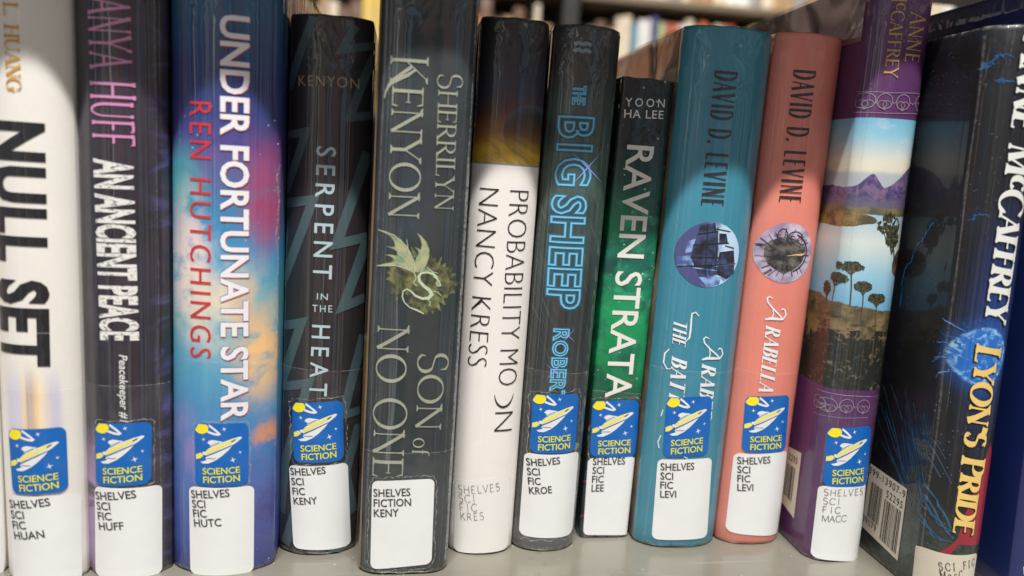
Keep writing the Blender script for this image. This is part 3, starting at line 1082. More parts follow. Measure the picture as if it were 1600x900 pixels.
call_label(bk, [(-0.01189, 0.03597), (0.01207, 0.03627), (0.01221, -0.00043), (-0.01142, -0.00039)], [('SHELVES', 0), ('SCI', 0), ('FIC', 0), ('HUTC', 0)], (-0.01083, 0.03122, 0.01438, 0.00143, 0.00313), 0.0039)
edge_line(bk, -0.80, 0.0006, 'sleeve_grey', wob=0.0002, seed=9)
edge_line(bk, 0.965, 0.0005, 'sleeve_bright', v0=0.09, v1=0.16, wob=0.0006, seed=11)  # reflection off the plastic beside the gap, painted on as a bright strip


# --- near black book with teal zigzags
def paint_b4(g, u, v):
    n = g.noise(g.vec(u, v, 0.0), 50.0, 5.0)
    s = g.noise(g.vec(g.m('MULTIPLY', u, 5.0), v, 3.0), 30.0, 3.0)
    c = g.mix(n, R_(26, 22, 24), R_(44, 37, 38))
    return g.mix(g.m('MULTIPLY', g.smooth(s, 0.5, 0.7), 0.4), c, R_(58, 48, 46))


bk = make_book(dict(loc=(-0.05211, 0.01858, 0.00021), lean=0.0137, w=0.03136, h=0.21614, bulge=0.0075, power=2.2), 'book', 'near black book with teal zigzag lines and a spaced pale title', cover_material('cover_black_brown', (0.03136, 0.21614), paint_b4, coat=0.8))
zz = Ink2D()
zl = 0
for pts, wd in (([(-0.01604, 0.17107), (-0.00833, 0.17262), (-0.01019, 0.16626), (-0.01606, 0.14913)], 0.0026), ([(-0.01766, 0.14453), (-0.00492, 0.14716), (-0.00886, 0.13496), (-0.017, 0.11196)], 0.0030), ([(-0.01717, 0.09548), (-0.00818, 0.09844), (-0.01618, 0.07122)], 0.0030),
                ([(-0.01692, 0.07039), (-0.00471, 0.07418), (-0.01359, 0.03934), (-0.01486, 0.01624)], 0.0030), ([(-0.00654, 0.21477), (-0.01114, 0.20225), (-0.0157, 0.18824)], 0.0026), ([(0.00886, 0.21317), (0.00411, 0.2037), (0.01598, 0.20723)], 0.0026),
                ([(0.01611, 0.2039), (0.01272, 0.19506), (0.0077, 0.17911), (0.01652, 0.18114)], 0.0026), ([(0.01468, 0.16665), (0.00926, 0.14649), (0.00453, 0.13058), (0.01637, 0.13358)], 0.0032), ([(0.01589, 0.13278), (0.01207, 0.11963), (0.00773, 0.1056), (0.01578, 0.10874)], 0.0032),
                ([(0.01585, 0.09328), (0.01169, 0.07322), (0.00916, 0.06061), (0.0155, 0.06118)], 0.0030), ([(0.01522, 0.05522), (0.01097, 0.03485), (0.01454, 0.01646)], 0.0028), ([(-0.01271, 0.00301), (-0.00856, 0.01847)], 0.0034), ([(0.00802, 0.00089), (0.01165, 0.01338)], 0.0034)):
    zl += 1
    zz.strip(pts, wd * 1.2, zl)
write(bk, 'zigzag_print', zz, ink('teal_grey', R_(68, 86, 90)), 0.0001)
pale = ink('pale_teal', R_(176, 196, 200))
write(bk, 'title', sans('SERPENT', (-0.00402, 0.16763, -0.00006, -0.05111, 0.00715), offset=0.008, spacing=1.5), pale)
write(bk, 'title', sans('IN', (-0.00237, 0.10822, 0.00418, -0.00006, 0.00255), offset=0.002, spacing=1.2), pale)
write(bk, 'title', sans('THE', (-0.00397, 0.10324, 0.00764, 0.00007, 0.00282), offset=0.002, spacing=1.3), pale)
write(bk, 'title', sans('HEAT', (-0.00383, 0.09809, -0.00048, -0.0292, 0.00691), offset=0.006, spacing=1.5), pale)
write(bk, 'author_name', sans('KENYON', (-0.01158, 0.1896, 0.02239, 0.00063, 0.00377), offset=-0.006, spacing=1.15), ink('bronze', R_(158, 142, 122)))
clear_tape(bk, 0.07946, 0.005, 4)
q = [(-0.01109, 0.06548), (0.00871, 0.06718), (0.01002, 0.04121), (-0.00965, 0.04023)]
tape_wrinkle(bk, q, 0.12, 41)
genre_sticker(bk, q)
call_label(bk, [(-0.01183, 0.03855), (0.01155, 0.04002), (0.01401, 0.00224), (-0.009, 0.00278)], [('SHELVES', 0), ('SCI', 0), ('FIC', 0), ('KENY', 0)], (-0.01089, 0.03439, 0.01406, 0.00182, 0.00301), 0.0042)
edge_line(bk, -0.95, 0.0005, 'sleeve_grey', wob=0.0004, seed=13)


# --- tall charcoal book with winged emblem
def paint_b5(g, u, v):
    n = g.noise(g.vec(u, v, 0.0), 34.0, 5.0, 0.6)
    c = g.mix(g.smooth(n, 0.3, 0.75), R_(34, 42, 45), R_(52, 62, 64))
    dust = g.voronoi(g.vec(u, v, 0), 420.0)
    return g.mix(g.m('MULTIPLY', g.smooth(dust, 0.07, 0.03), 0.5), c, R_(150, 150, 145))


bk = make_book(dict(loc=(-0.01589, 0.00063, 0.00022), lean=0.01236, w=0.03562, h=0.24, bulge=0.006, power=5), 'book', 'tall charcoal book with winged dragon emblem and pale serif lettering', cover_material('cover_charcoal', (0.03562, 0.24), paint_b5, coat=0.9))
metal_ink = material('ink_silver_green', color=R_(158, 160, 142), rough=0.4, coat=0.5, bump=BUMP * 0.6, grain=0.25)
write(bk, 'author_name', layout(drawn('KENYON', 0.10, 0.035, 0.17, 0.05, caps={0: (1.2, -0.08)}), -0.01226, 0.20089, 0.00059, -0.05822, 0.01116), metal_ink)
kl = Ink2D().strip([(-0.00408, 0.19637), (-0.00718, 0.1941), (-0.01031, 0.19253), (-0.0132, 0.19058), (-0.01448, 0.18783), (-0.01485, 0.18556)], [0.0008, 0.0013, 0.0014, 0.0012, 0.0007, 0.0003])
write(bk, 'letter_swash', kl, metal_ink, 0.00018)
write(bk, 'author_name', layout(drawn('SHERRILYN', 0.10, 0.035, 0.17, 0.05, caps={0: (1.30, -0.06)}), 0.00422, 0.19573, 0.0009, -0.04918, 0.00696), metal_ink)
write(bk, 'title', layout(drawn('NO ONE', 0.105, 0.035, 0.16, 0.04, caps={0: (1.0, 0), 1: (0.95, 0), 3: (1.08, -0.04)}), -0.01387, 0.10242, 0.00016, -0.06102, 0.01176), metal_ink)
write(bk, 'title', layout(drawn('SON', 0.105, 0.035, 0.16, 0.05, caps={0: (1.18, -0.05)}), 0.0023, 0.09181, -0.00026, -0.03077, 0.00982), metal_ink)
write(bk, 'title', layout(drawn('of', 0.09, 0.03, 0.10, 0.02), 0.00146, 0.05764, -0.00016, -0.00735, 0.00646), metal_ink)
sp = Ink2D()
rnd = random.Random(77)
for cx, cy, rx, ry, n_, lay_ in ((0.00482, 0.11901, 0.0098, 0.0125, 46, 0), (-0.00578, 0.12095, 0.0062, 0.0080, 34, 1)):
    ring_ = []
    for k in range(n_):
        a = 2 * math.pi * k / n_
        q_ = (rnd.uniform(0.66, 0.86) if k % 2 else rnd.uniform(0.9, 1.22)) * (1 + 0.12 * math.sin(3 * a + 1))
        ring_.append((cx + rx * q_ * math.cos(a + rnd.uniform(-0.05, 0.05)), cy + ry * q_ * math.sin(a)))
    for k in range(n_):
        sp.poly([(cx, cy), ring_[k], ring_[(k + 1) % n_]], lay_)
splash_mat = material('ink_splash', paint=lambda g, u, v: g.mix(g.smooth(g.noise(g.vec(u, v, 0), 240.0, 5.0, 0.65, 0.8), 0.36, 0.64), R_(70, 78, 52), R_(150, 150, 96)), rough=0.4, coat=0.5,
                      alpha=lambda g, u, v: g.smooth(g.noise(g.vec(u, v, 3), 150.0, 5.0, 0.65, 1.0), 0.30, 0.75, 0.25, 0.85))
write(bk, 'splash_print', sp, splash_mat, 0.00007)
wg = Ink2D()
# zoomed tracing of the emblem: outspread wings, curling neck and tail
D = lambda *p: list(zip(p[0::2], p[1::2]))
def emblem(px):
    return [(-0.01981 + (x / 847.0) * (0.01917 - (-0.01981)), 0.1433 + (y / 900.0) * (0.10193 - 0.1433)) for x, y in px]
wg.poly(emblem(D(100, 118, 160, 125, 225, 150, 285, 185, 335, 240, 370, 290, 392, 345, 400, 400, 385, 440, 330, 430, 290, 412, 250, 400, 180, 405, 100, 412, 150, 392, 210, 378, 245, 366, 235, 345, 205, 325, 160, 316, 215, 312, 262, 318, 262, 290, 235, 268, 165, 246, 215, 248, 240, 246, 232, 205, 195, 160)), 0)
wg.poly(emblem(D(408, 122, 450, 150, 490, 195, 515, 250, 518, 310, 500, 375, 478, 420, 440, 450, 395, 440, 402, 380, 412, 330, 425, 310, 432, 285, 420, 258, 395, 240, 425, 248, 445, 262, 455, 220, 440, 170)), 1)
write(bk, 'wing_print', wg, material('ink_wing', paint=lambda g, u, v: g.mix(g.smooth(g.noise(g.vec(u, v, 0), 170.0, 4.0), 0.35, 0.65), R_(120, 146, 118), R_(176, 174, 128)), rough=0.4, coat=0.5), 0.0001)
wb = Ink2D()
wb.strip(emblem(D(600, 520, 590, 480, 560, 455, 510, 440, 460, 450, 440, 480, 450, 520, 490, 560, 535, 590, 555, 625, 530, 655, 480, 662, 420, 640, 385, 605, 350, 588, 320, 605, 315, 650, 335, 700, 380, 740, 440, 760, 500, 790)),
         [0.0005, 0.0008, 0.0009, 0.0008, 0.0008, 0.0010, 0.0011, 0.0012, 0.0013, 0.0013, 0.0012, 0.0010, 0.0008, 0.0006, 0.0005, 0.0004, 0.0004, 0.0004, 0.0004, 0.0007, 0.0003], 2)
wb.strip(emblem(D(500, 400, 540, 425, 570, 455)), 0.00028, 3)
wb.strip(emblem(D(400, 440, 420, 500, 400, 530, 430, 560)), 0.00028, 4)
wb.strip(emblem(D(560, 600, 600, 600, 630, 630)), 0.00028, 5)
wb.strip(emblem(D(560, 470, 600, 500, 622, 545, 600, 550, 585, 520)), 0.0005, 9)
for k_ in range(9):
    wb.strip(emblem(D(460 + k_ * 14, 440 - 4 * k_ * (k_ < 5), 470 + k_ * 16, 405 + k_ * 5)), [0.0003, 0.0001], 10)
wb.strip(emblem(D(330, 180, 360, 330, 400, 440)), 0.00018, 11)
wb.strip(emblem(D(255, 290, 330, 350, 395, 445)), 0.00018, 12)
wb.strip(emblem(D(240, 370, 320, 395, 395, 450)), 0.00018, 13)
wb.strip(emblem(D(450, 255, 460, 350, 430, 440)), 0.00018, 14)
wb.strip(emblem(D(520, 660, 545, 690, 540, 720)), 0.00028, 6)
wb.strip(emblem(D(100, 412, 250, 398, 340, 420, 400, 450)), 0.00028, 7)
wb.strip(emblem(D(100, 118, 225, 150, 335, 240, 395, 350, 410, 440)), 0.00028, 8)
write(bk, 'dragon_print', wb, ink('pale_green', R_(190, 204, 172)), 0.00016)
clear_tape(bk, 0.05186, 0.003, 5)
q = [(-0.01364, 0.03955), (0.01053, 0.04093), (0.01111, 0.00459), (-0.01298, 0.00234)]
tape_wrinkle(bk, q, 0.08, 51)
call_label(bk, q, [('SHELVES', 0), ('FICTION', 0), ('KENY', 0)], (-0.01289, 0.03305, 0.0142, 0.00076, 0.00318), 0.0042)
edge_line(bk, -0.985, 0.0011, 'board_edge', v0=0.001, wob=0.0001, seed=2, name='board_edge')
edge_line(bk, -0.86, 0.0005, 'sleeve_grey', wob=0.0001, seed=15)
edge_line(bk, -0.75, 0.0003, 'sleeve_grey', wob=0.0001, seed=16)
edge_line(bk, 0.94, 0.0006, 'sleeve_bright', wob=0.0001, seed=17)
edge_line(bk, 0.80, 0.0003, 'sleeve_grey', wob=0.0001, seed=18)


# --- white book with a planet above
def paint_b6(g, u, v):
    n = g.noise(g.vec(u, v, 0.0), 70.0, 5.0, 0.65, 0.5)
    st = g.noise(g.vec(g.m('ADD', g.m('MULTIPLY', u, 1.0), g.m('MULTIPLY', v, 1.5)), g.m('MULTIPLY', v, 0.5), 1.0), 300.0, 4.0, 0.6)
    vb = 0.16449
    h = g.m('SUBTRACT', v, vb)
    x = g.m('DIVIDE', u, 0.0135)
    dome = g.m('ADD', h, g.m('MULTIPLY', g.m('MULTIPLY', x, x), 0.004))
    c = g.ramp(g.m('DIVIDE', dome, 0.06), [(0.0, R_(196, 160, 46)), (0.12, R_(212, 168, 42)), (0.22, R_(140, 90, 32)), (0.36, R_(74, 44, 36)), (0.5, R_(34, 36, 62)), (0.75, R_(20, 20, 26)), (1.0, R_(17, 15, 17))])
    c = g.mix(g.m('MULTIPLY', g.m('MULTIPLY', g.smooth(st, 0.40, 0.66), g.smooth(dome, 0.018, 0.004)), 0.6), c, R_(110, 94, 34))
    # pale planet rim
    dx = g.m('SUBTRACT', u, 0.00812)
    dy = g.m('SUBTRACT', v, 0.1776)
    d = g.m('SQRT', g.m('ADD', g.m('MULTIPLY', dx, dx), g.m('MULTIPLY', dy, dy)))
    inside = g.smooth(d, 0.0112, 0.0104)
    rim = g.m('MULTIPLY', g.smooth(d, 0.0070, 0.0108), inside)
    c = g.mix(g.m('MULTIPLY', g.m('MULTIPLY', inside, 0.75), g.smooth(dy, -0.012, 0.004)), c, R_(26, 26, 22))
    c = g.mix(g.m('MULTIPLY', g.m('MULTIPLY', rim, 0.7), g.smooth(dy, -0.002, 0.006)), c, R_(64, 80, 96))
    w = g.mix(n, R_(239, 233, 226), R_(234, 227, 218))
    c = g.mix(g.smooth(v, vb + 0.0008, vb + 0.0004), c, R_(130, 140, 150))
    return g.mix(g.smooth(v, vb + 0.0001, vb - 0.0002), c, w)


bk = make_book(dict(loc=(0.01714, 0.01542, 0.0002), lean=0.01489, w=0.0272, h=0.2204, bulge=0.006, power=2.4), 'book', 'white book with thin black lettering under a dark planet picture', cover_material('cover_white_planet', (0.0272, 0.2204), paint_b6, coat=0.5))
thin = ink('thin_black', R_(34, 30, 32))
write(bk, 'title', sans('PROBABILITY MO', (0.0016, 0.15489, 0.00069, -0.08002, 0.00776), offset=-0.022), thin)
cr = Ink2D()
cp = arc(0, 0, 1, 1, -80, 80, 18)
(c0u, c0v), (c1u, c1v) = [(0.00505, 0.07236), (0.00556, 0.06516)]
rr = abs(c0v - c1v)
cr.strip([(c0u + b * rr * 0.57, c0v - rr * (0.05 + 0.9 * a)) for a, b in cp], [0.0002 + 0.0007 * math.sin(math.pi * k / 18) for k in range(19)])
write(bk, 'crescent_letter', cr, thin)
write(bk, 'title', sans('N', (0.00186, 0.06331, 0.00002, -0.00833, 0.00759), offset=-0.022), thin)
write(bk, 'author_name', sans('NANCY KRESS', (-0.01014, 0.15504, -0.0004, -0.07262, 0.00735), offset=-0.022), thin)
call_label(bk, [(-0.01251, 0.03206), (0.01037, 0.03536), (0.0118, 0.00113), (-0.01153, 0.00019)], [('SHELVES', 0), ('SCI', 0), ('FIC', 0), ('KRES', 0)], (-0.01092, 0.02667, 0.01708, 0.00233, 0.00337), 0.0040, style='dot', mat='label_faint', inkmat='label_ink_faint', shadow=False)
wrap(bk, 'label_edge', Ink2D().strip([quad_map([(-0.01251, 0.03206), (0.01037, 0.03536), (0.0118, 0.00113), (-0.01153, 0.00019)])(*p) for p in rounded_rect(0.1, 6)], 0.00018, closed=True), MATS['tape_edge'], 0.00026)
edge_line(bk, -0.97, 0.0005, 'sleeve_bright', v0=0.001, wob=0.0001, seed=19)


# --- dark green rainy book with neon letters
def paint_b7(g, u, v):
    a = g.m('ADD', g.m('MULTIPLY', u, 0.9), g.m('MULTIPLY', v, 0.42))
    b = g.m('SUBTRACT', g.m('MULTIPLY', v, 0.9), g.m('MULTIPLY', u, 0.42))
    rain = g.noise(g.vec(g.m('MULTIPLY', a, 1500.0), g.m('MULTIPLY', b, 55.0), 0.0), 1.0, 2.0, 0.6)
    n = g.noise(g.vec(u, v, 0.0), 26.0, 4.0)
    t = g.smooth(v, 0.10231, 0.16548)
    top = g.smooth(v, 0.18045, 0.20732)
    c = g.mix(t, R_(45, 48, 48), R_(70, 92, 82))
    c = g.mix(top, c, R_(40, 36, 34))
    c = g.mix(g.smooth(n, 0.4, 0.7), c, R_(38, 44, 42))
    c = g.mix(g.m('MULTIPLY', g.smooth(rain, 0.56, 0.76), 0.45), c, R_(112, 128, 118))
    bot = g.smooth(v, 0.0183, 0.00356)
    return g.mix(bot, c, R_(92, 92, 92))


bk = make_book(dict(loc=(0.0451, 0.01785, 0.00029), lean=0.0211, w=0.02768, h=0.22003, bulge=0.0075, power=2.5), 'book', 'dark green rain streaked book with glowing blue outline letters', cover_material('cover_rain', (0.02768, 0.22003), paint_b7, coat=0.8))
neon = ink('neon', R_(122, 192, 222), rough=0.5, coat=0.3)
neon_rim = ink('neon_rim', R_(56, 128, 164), rough=0.5, coat=0.3)
neon_halo = material('ink_neon_halo', color=R_(64, 120, 136), rough=0.6, alpha=0.4)
for part, word, pos, wd, sp in (('title', 'THE', (-0.00513, 0.19659, 0.00012, -0.00713, 0.00502), 0.00035, 1.0), ('title', 'BIG', (-0.00935, 0.1845, 0.00068, -0.02673, 0.01355), 0.00062, 1.25),
                                ('title', 'SHEEP', (-0.00927, 0.15335, 0.00113, -0.04591, 0.01325), 0.00062, 1.05), ('author_name', 'ROBERT', (-0.00441, 0.09872, 0.0005, -0.03132, 0.00614), 0.00042, 1.05)):
    sh = sans(word, pos, offset=0.02 if wd > 0.0005 else 0.012, spacing=sp)
    write(bk, part + '_halo', outline_of(sh, wd * 3.6), neon_halo, 0.00008)
    write(bk, part + '_rim', outline_of(sh, wd * 1.9), neon_rim, 0.00014)
    write(bk, part, outline_of(sh, wd), neon, 0.0002)
wv = Ink2D()
for k, yy in enumerate((68, 76)):
    base = [(-0.00597, 0.2121), (-0.00289, 0.21328), (0.00048, 0.21263)]
    (a0, b0), (a1, b1), (a2, b2) = base
    for half, (xa, xb) in enumerate(((a0, a1), (a1, a2))):
        dy = -k * 0.0026
        wv.strip([(xa + (xb - xa) * t / 6, b0 + dy + 0.0009 * math.sin(t / 6 * 3.1)) for t in range(7)], 0.0014, k * 2 + half)
write(bk, 'publisher_mark', wv, ink('pale_blue', R_(120, 140, 146)))
gl = Ink2D()
for cx, cy, r in ((0.00343, 0.16534, 0.009), (-0.0029, 0.0808, 0.0045), (0.00173, 0.09608, 0.004)):
    gl.poly(star4(cx, cy, r, 0.05, 0.9), 1)
write(bk, 'sparkle_print', gl, ink('sparkle', R_(150, 170, 246)), 0.00024)
clear_tape(bk, 0.08036, 0.004, 7)
q = [(-0.01048, 0.07017), (0.00881, 0.07145), (0.00965, 0.04532), (-0.00985, 0.04456)]
tape_wrinkle(bk, q, 0.12, 71)
wrap(bk, 'price_dot', Ink2D().disc(0.00977, 0.04731, 0.0016), ink('dot_green', R_(112, 140, 84)), 0.0002)
genre_sticker(bk, q)
call_label(bk, [(-0.01175, 0.04386), (0.01182, 0.04491), (0.0123, 0.00639), (-0.01138, 0.0065)], [('SHELVES', 0), ('SCI', 0), ('FIC', 0), ('KROE', 0)], (-0.01064, 0.03825, 0.01374, 0.00215, 0.00314), 0.0042)
wrap(bk, 'laminate_wrinkle', Ink2D().strip([(-0.01096, 0.00402), (-0.00857, 0.00612), (-0.00636, 0.00458), (-0.0021, 0.00591), (0.00139, 0.00475), (0.00528, 0.00686), (0.00929, 0.00445)], 0.0004), MATS['wrinkle'], 0.0002)
edge_line(bk, -0.93, 0.0006, 'sleeve_grey', wob=0.0001, seed=20)
edge_line(bk, -0.72, 0.0003, 'sleeve_grey', wob=0.0002, seed=21)
edge_line(bk, 0.95, 0.0004, 'sleeve_grey', wob=0.0001, seed=22)


# --- short green paperback
def paint_b8(g, u, v):
    n = g.noise(g.vec(u, v, 0.0), 55.0, 6.0, 0.62, 0.6)
    n2 = g.noise(g.vec(u, v, 7.0), 120.0, 5.0, 0.65)
    n3 = g.noise(g.vec(u, v, 4.0), 22.0, 2.0)
    k = 1 / 0.205
    vv = g.m('ADD', g.m('MULTIPLY', v, k), g.m('MULTIPLY', g.m('SUBTRACT', n3, 0.5), 0.06))
    c = g.ramp(vv, [(0.02464 * k, R_(28, 32, 44)), (0.06057 * k, R_(20, 44, 44)), (0.07669 * k, R_(6, 122, 70)), (0.10674 * k, R_(10, 146, 86)), (0.12636 * k, R_(12, 104, 82)),
                    (0.14283 * k, R_(16, 138, 92)), (0.15924 * k, R_(14, 70, 62)), (0.17521 * k, R_(10, 34, 34)), (0.20119 * k, R_(13, 20, 20))])
    c = g.mix(g.m('MULTIPLY', g.smooth(n, 0.44, 0.66), 0.8), c, R_(8, 58, 56))
    c = g.mix(g.m('MULTIPLY', g.m('MULTIPLY', g.smooth(n2, 0.5, 0.72), g.m('MULTIPLY', g.smooth(v, 0.07, 0.1), g.smooth(v, 0.16455, 0.14562))), 0.6), c, R_(70, 176, 134))
    st = g.voronoi(g.vec(u, v, 0), 260.0)
    c = g.mix(g.m('MULTIPLY', g.m('MULTIPLY', g.smooth(st, 0.16, 0.10), g.smooth(n2, 0.46, 0.56)), 0.7), c, R_(196, 226, 208))
    return c


bk = make_book(dict(loc=(0.07424, 0.02316, 0.00022), lean=0.0194, w=0.02228, h=0.20308, bulge=0.0012, power=8), 'book', 'short green paperback with starry mist cover and wide white title', cover_material('cover_green_mist', (0.02228, 0.20308), paint_b8, coat=0.35), wall=0.0006, rounded=0.0003)
wide = ink('wide_white', R_(228, 224, 214))
write(bk, 'title', sans('RAVEN STRATA', (-0.00658, 0.17571, 0.00091, -0.10963, 0.01169), offset=0.010), wide)
write(bk, 'author_name', sans('YOON', (-0.00893, 0.1912, 0.01676, 0.0009, 0.00335), offset=0.004, spacing=1.5), wide)
write(bk, 'author_name', sans('HA LEE', (-0.00901, 0.18652, 0.01679, 0.00087, 0.00337), offset=0.006, spacing=1.1), wide)
rd = Ink2D()
for k, (pa) in enumerate(([(-0.01071, 0.06011), (-0.00157, 0.06885), (0.00607, 0.07436)], [(-0.01263, 0.05045), (-0.0063, 0.05754)], [(-0.01326, 0.02519), (-0.00877, 0.02814)], [(-0.01319, 0.00803), (-0.00791, 0.01232)], [(-0.00017, 0.06067), (0.00798, 0.06737)])):
    rd.strip(pa, 0.0004, k)
write(bk, 'red_line_print', rd, ink('red_line', R_(170, 64, 50)), 0.0001)
q = [(-0.01081, 0.06449), (0.01006, 0.06554), (0.01157, 0.03895), (-0.0097, 0.0386)]
tape_wrinkle(bk, q, 0.09, 81)
genre_sticker(bk, q)
call_label(bk, [(-0.01044, 0.03787), (0.01127, 0.03894), (0.01243, 0.00128), (-0.00953, 0.00139)], [('SHELVES', 0), ('SCI', 0), ('FIC', 0), ('LEE', 0)], (-0.00823, 0.03482, 0.01472, 0.00058, 0.0033), 0.0042)
clear_tape(bk, 0.06871, 0.003, 8)


# --- the two matching round-picture books
def plain_paint(a, b, sidecol=None):
    def f(g, u, v):
        n = g.noise(g.vec(u, v, 0.0), 60.0, 4.0)
        c = g.mix(n, a, b)
        if sidecol:
            art = g.noise(g.vec(u, v, 1.0), 40.0, 4.0, 0.6)
            sc = g.ramp(art, [(0.3, R_(60, 52, 48)), (0.45, sidecol), (0.6, R_(150, 136, 112)), (0.75, R_(196, 210, 224))])
            c = g.mix(g.smooth(u, -0.0193, -0.0200), c, sc)
        return c
    return f


bk = make_book(dict(loc=(0.10652, 0.0199, 0.00027), lean=0.01389, w=0.03858, h=0.22428, bulge=0.0085, power=3), 'book', 'teal blue book with a round sailing ship picture', cover_material('cover_teal', (0.03858, 0.22428), plain_paint(R_(52, 128, 149), R_(60, 136, 157), R_(120, 104, 92)), coat=0.6))
dk = ink('narrow_dark', R_(50, 40, 44))


def narrow(bk, pos):
    write(bk, 'author_name', layout(drawn('DAVID D. LEVINE', 0.13, 0.055, 0.0, 0.13, xs=0.52), *pos), dk)


crumpled_sleeve(bk, bk.h - 0.045, bk.h + 0.0006)
narrow(bk, (-0.00729, 0.20676, 0.00016, -0.05411, 0.00961))
cu, cv = (-0.01529 + 0.01271) / 2, 0.13205
r = (0.01271 - (-0.01529)) / 2
ry = abs(0.14594 - cv)
ship_back = material('picture_stormy_sky', paint=lambda g, u, v: g.mix(g.smooth(g.m('ADD', g.m('MULTIPLY', g.m('SUBTRACT', u, cu), 40.0), g.noise(g.vec(u, v, 0), 110.0, 5.0)), 0.42, 0.85),
                     R_(74, 78, 128), R_(188, 214, 236)), rough=0.45, coat=0.5, bump=BUMP)
pic = wrap(bk, 'round_picture', Ink2D().disc(cu, cv, r, ry, 44), ship_back, 0.0001)


def E2(px):
    return [(cu + (x - 332) / 165.0 * r, cv - (y - 252) / 168.0 * ry) for x, y in px]


sl = Ink2D()
for k, p in enumerate((D(270, 105, 345, 88, 358, 130, 265, 150), D(262, 150, 362, 130, 372, 190, 250, 205), D(248, 205, 372, 190, 378, 262, 240, 270),
                       D(242, 270, 378, 262, 384, 350, 330, 365, 290, 360), D(372, 140, 410, 140, 425, 190, 378, 196), D(384, 235, 462, 222, 474, 285, 378, 300),
                       D(380, 305, 474, 296, 478, 340, 440, 372, 384, 350))):
    sl.poly(E2(p), k)
wrap(bk, 'sail_print', sl, material('ink_sail', paint=lambda g, u, v: g.mix(g.smooth(g.noise(g.vec(u, v, 2), 190.0, 4.0), 0.4, 0.66), R_(30, 32, 46), R_(62, 74, 112)), rough=0.45, coat=0.5), 0.00014, parent=pic)
sb = Ink2D()
for k, p in enumerate((D(180, 272, 250, 256, 262, 315, 186, 318), D(220, 190, 262, 170, 262, 240, 214, 250), D(290, 368, 410, 362, 400, 402, 340, 414), D(400, 352, 460, 330, 470, 352, 420, 385))):
    sb.poly(E2(p), k)
for k, p in enumerate((D(376, 296, 474, 288), D(200, 318, 384, 330), D(355, 300, 470, 340), D(330, 330, 352, 408))):
    sb.strip(E2(p), 0.0005, 4 + k)
wrap(bk, 'sail_highlight_print', sb, material('ink_sail_blue', paint=lambda g, u, v: g.mix(g.smooth(g.noise(g.vec(u, v, 5), 260.0, 4.0), 0.4, 0.62), R_(70, 92, 150), R_(140, 172, 216)), rough=0.45, coat=0.5), 0.00013, parent=pic)
mast = Ink2D()
for k, p in enumerate((D(308, 92, 322, 360), D(362, 110, 372, 330), D(356, 118, 430, 128), D(370, 192, 430, 186), D(410, 200, 462, 212), D(262, 150, 366, 130), D(246, 206, 378, 190), D(240, 270, 384, 262), D(185, 320, 480, 290))):
    mast.strip(E2(p), 0.0004, k)
wrap(bk, 'mast_print', mast, ink('mast', R_(34, 28, 30)), 0.0002, parent=pic)

fancy = ink('script_white', R_(228, 232, 232))


def scriptline(bk, part, word, pos, first=1.0, off=0.018):
    write(bk, part, layout(drawn(word, 0.145, 0.05, 0.05, 0.10, slant=0.2, xs=0.6), *pos), fancy)


scriptline(bk, 'title', 'THE', (-0.01282, 0.10267, 0.00026, -0.01089, 0.00532))
scriptline(bk, 'title', 'BATTL', (-0.01218, 0.0876, 0.0007, -0.02392, 0.00626))
scriptline(bk, 'title', 'RABEL', (0.00098, 0.08509, 0.00063, -0.02353, 0.00656))
write(bk, 'letter_swash', Ink2D().strip([(-0.0028, 0.10573), (-0.00438, 0.10731), (-0.00597, 0.10667), (-0.00595, 0.1039), (-0.00578, 0.09973), (-0.00594, 0.09608), (-0.00739, 0.0943)], [0.0004, 0.0005, 0.0006, 0.0007, 0.0008, 0.0007, 0.0003])
      .strip([(-0.01342, 0.09051), (-0.01486, 0.08825), (-0.01499, 0.08424), (-0.0136, 0.08168), (-0.01216, 0.08193)], [0.0004, 0.0006, 0.0005, 0.0005, 0.0003], 1), fancy, 0.0002)


def script_a(bk, f):
    """Large swash A drawn in label space (x along the text, y up)."""
    q = Ink2D()
    q.strip([f(x, y) for x, y in ((-0.42, 0.30), (-0.50, 0.12), (-0.42, 0.0), (-0.25, 0.06), (0.0, 0.38), (0.25, 0.78), (0.42, 1.0))], [0.0003, 0.0005, 0.0006, 0.0006, 0.0007, 0.0007, 0.0006])
    q.strip([f(x, y) for x, y in ((0.42, 1.0), (0.40, 0.6), (0.40, 0.25), (0.45, 0.0))], [0.0007, 0.0012, 0.0012, 0.0007], 1)
    q.strip([f(x, y) for x, y in ((0.0, 0.36), (0.2, 0.42), (0.44, 0.36))], 0.0005, 2)
    q.strip([f(x, y) for x, y in ((0.42, 1.0), (0.22, 1.14), (0.02, 1.04), (-0.02, 0.9), (0.06, 0.84))], [0.0006, 0.0006, 0.0006, 0.0005, 0.0003], 3)
    return q


def text_axes(u, v, du, dv, cap):
    ln = math.hypot(du, dv)
    ex, ey = du / ln, dv / ln
    return lambda x, y: (u + ex * x * ln - ey * y * cap, v + ey * x * ln + ex * y * cap)


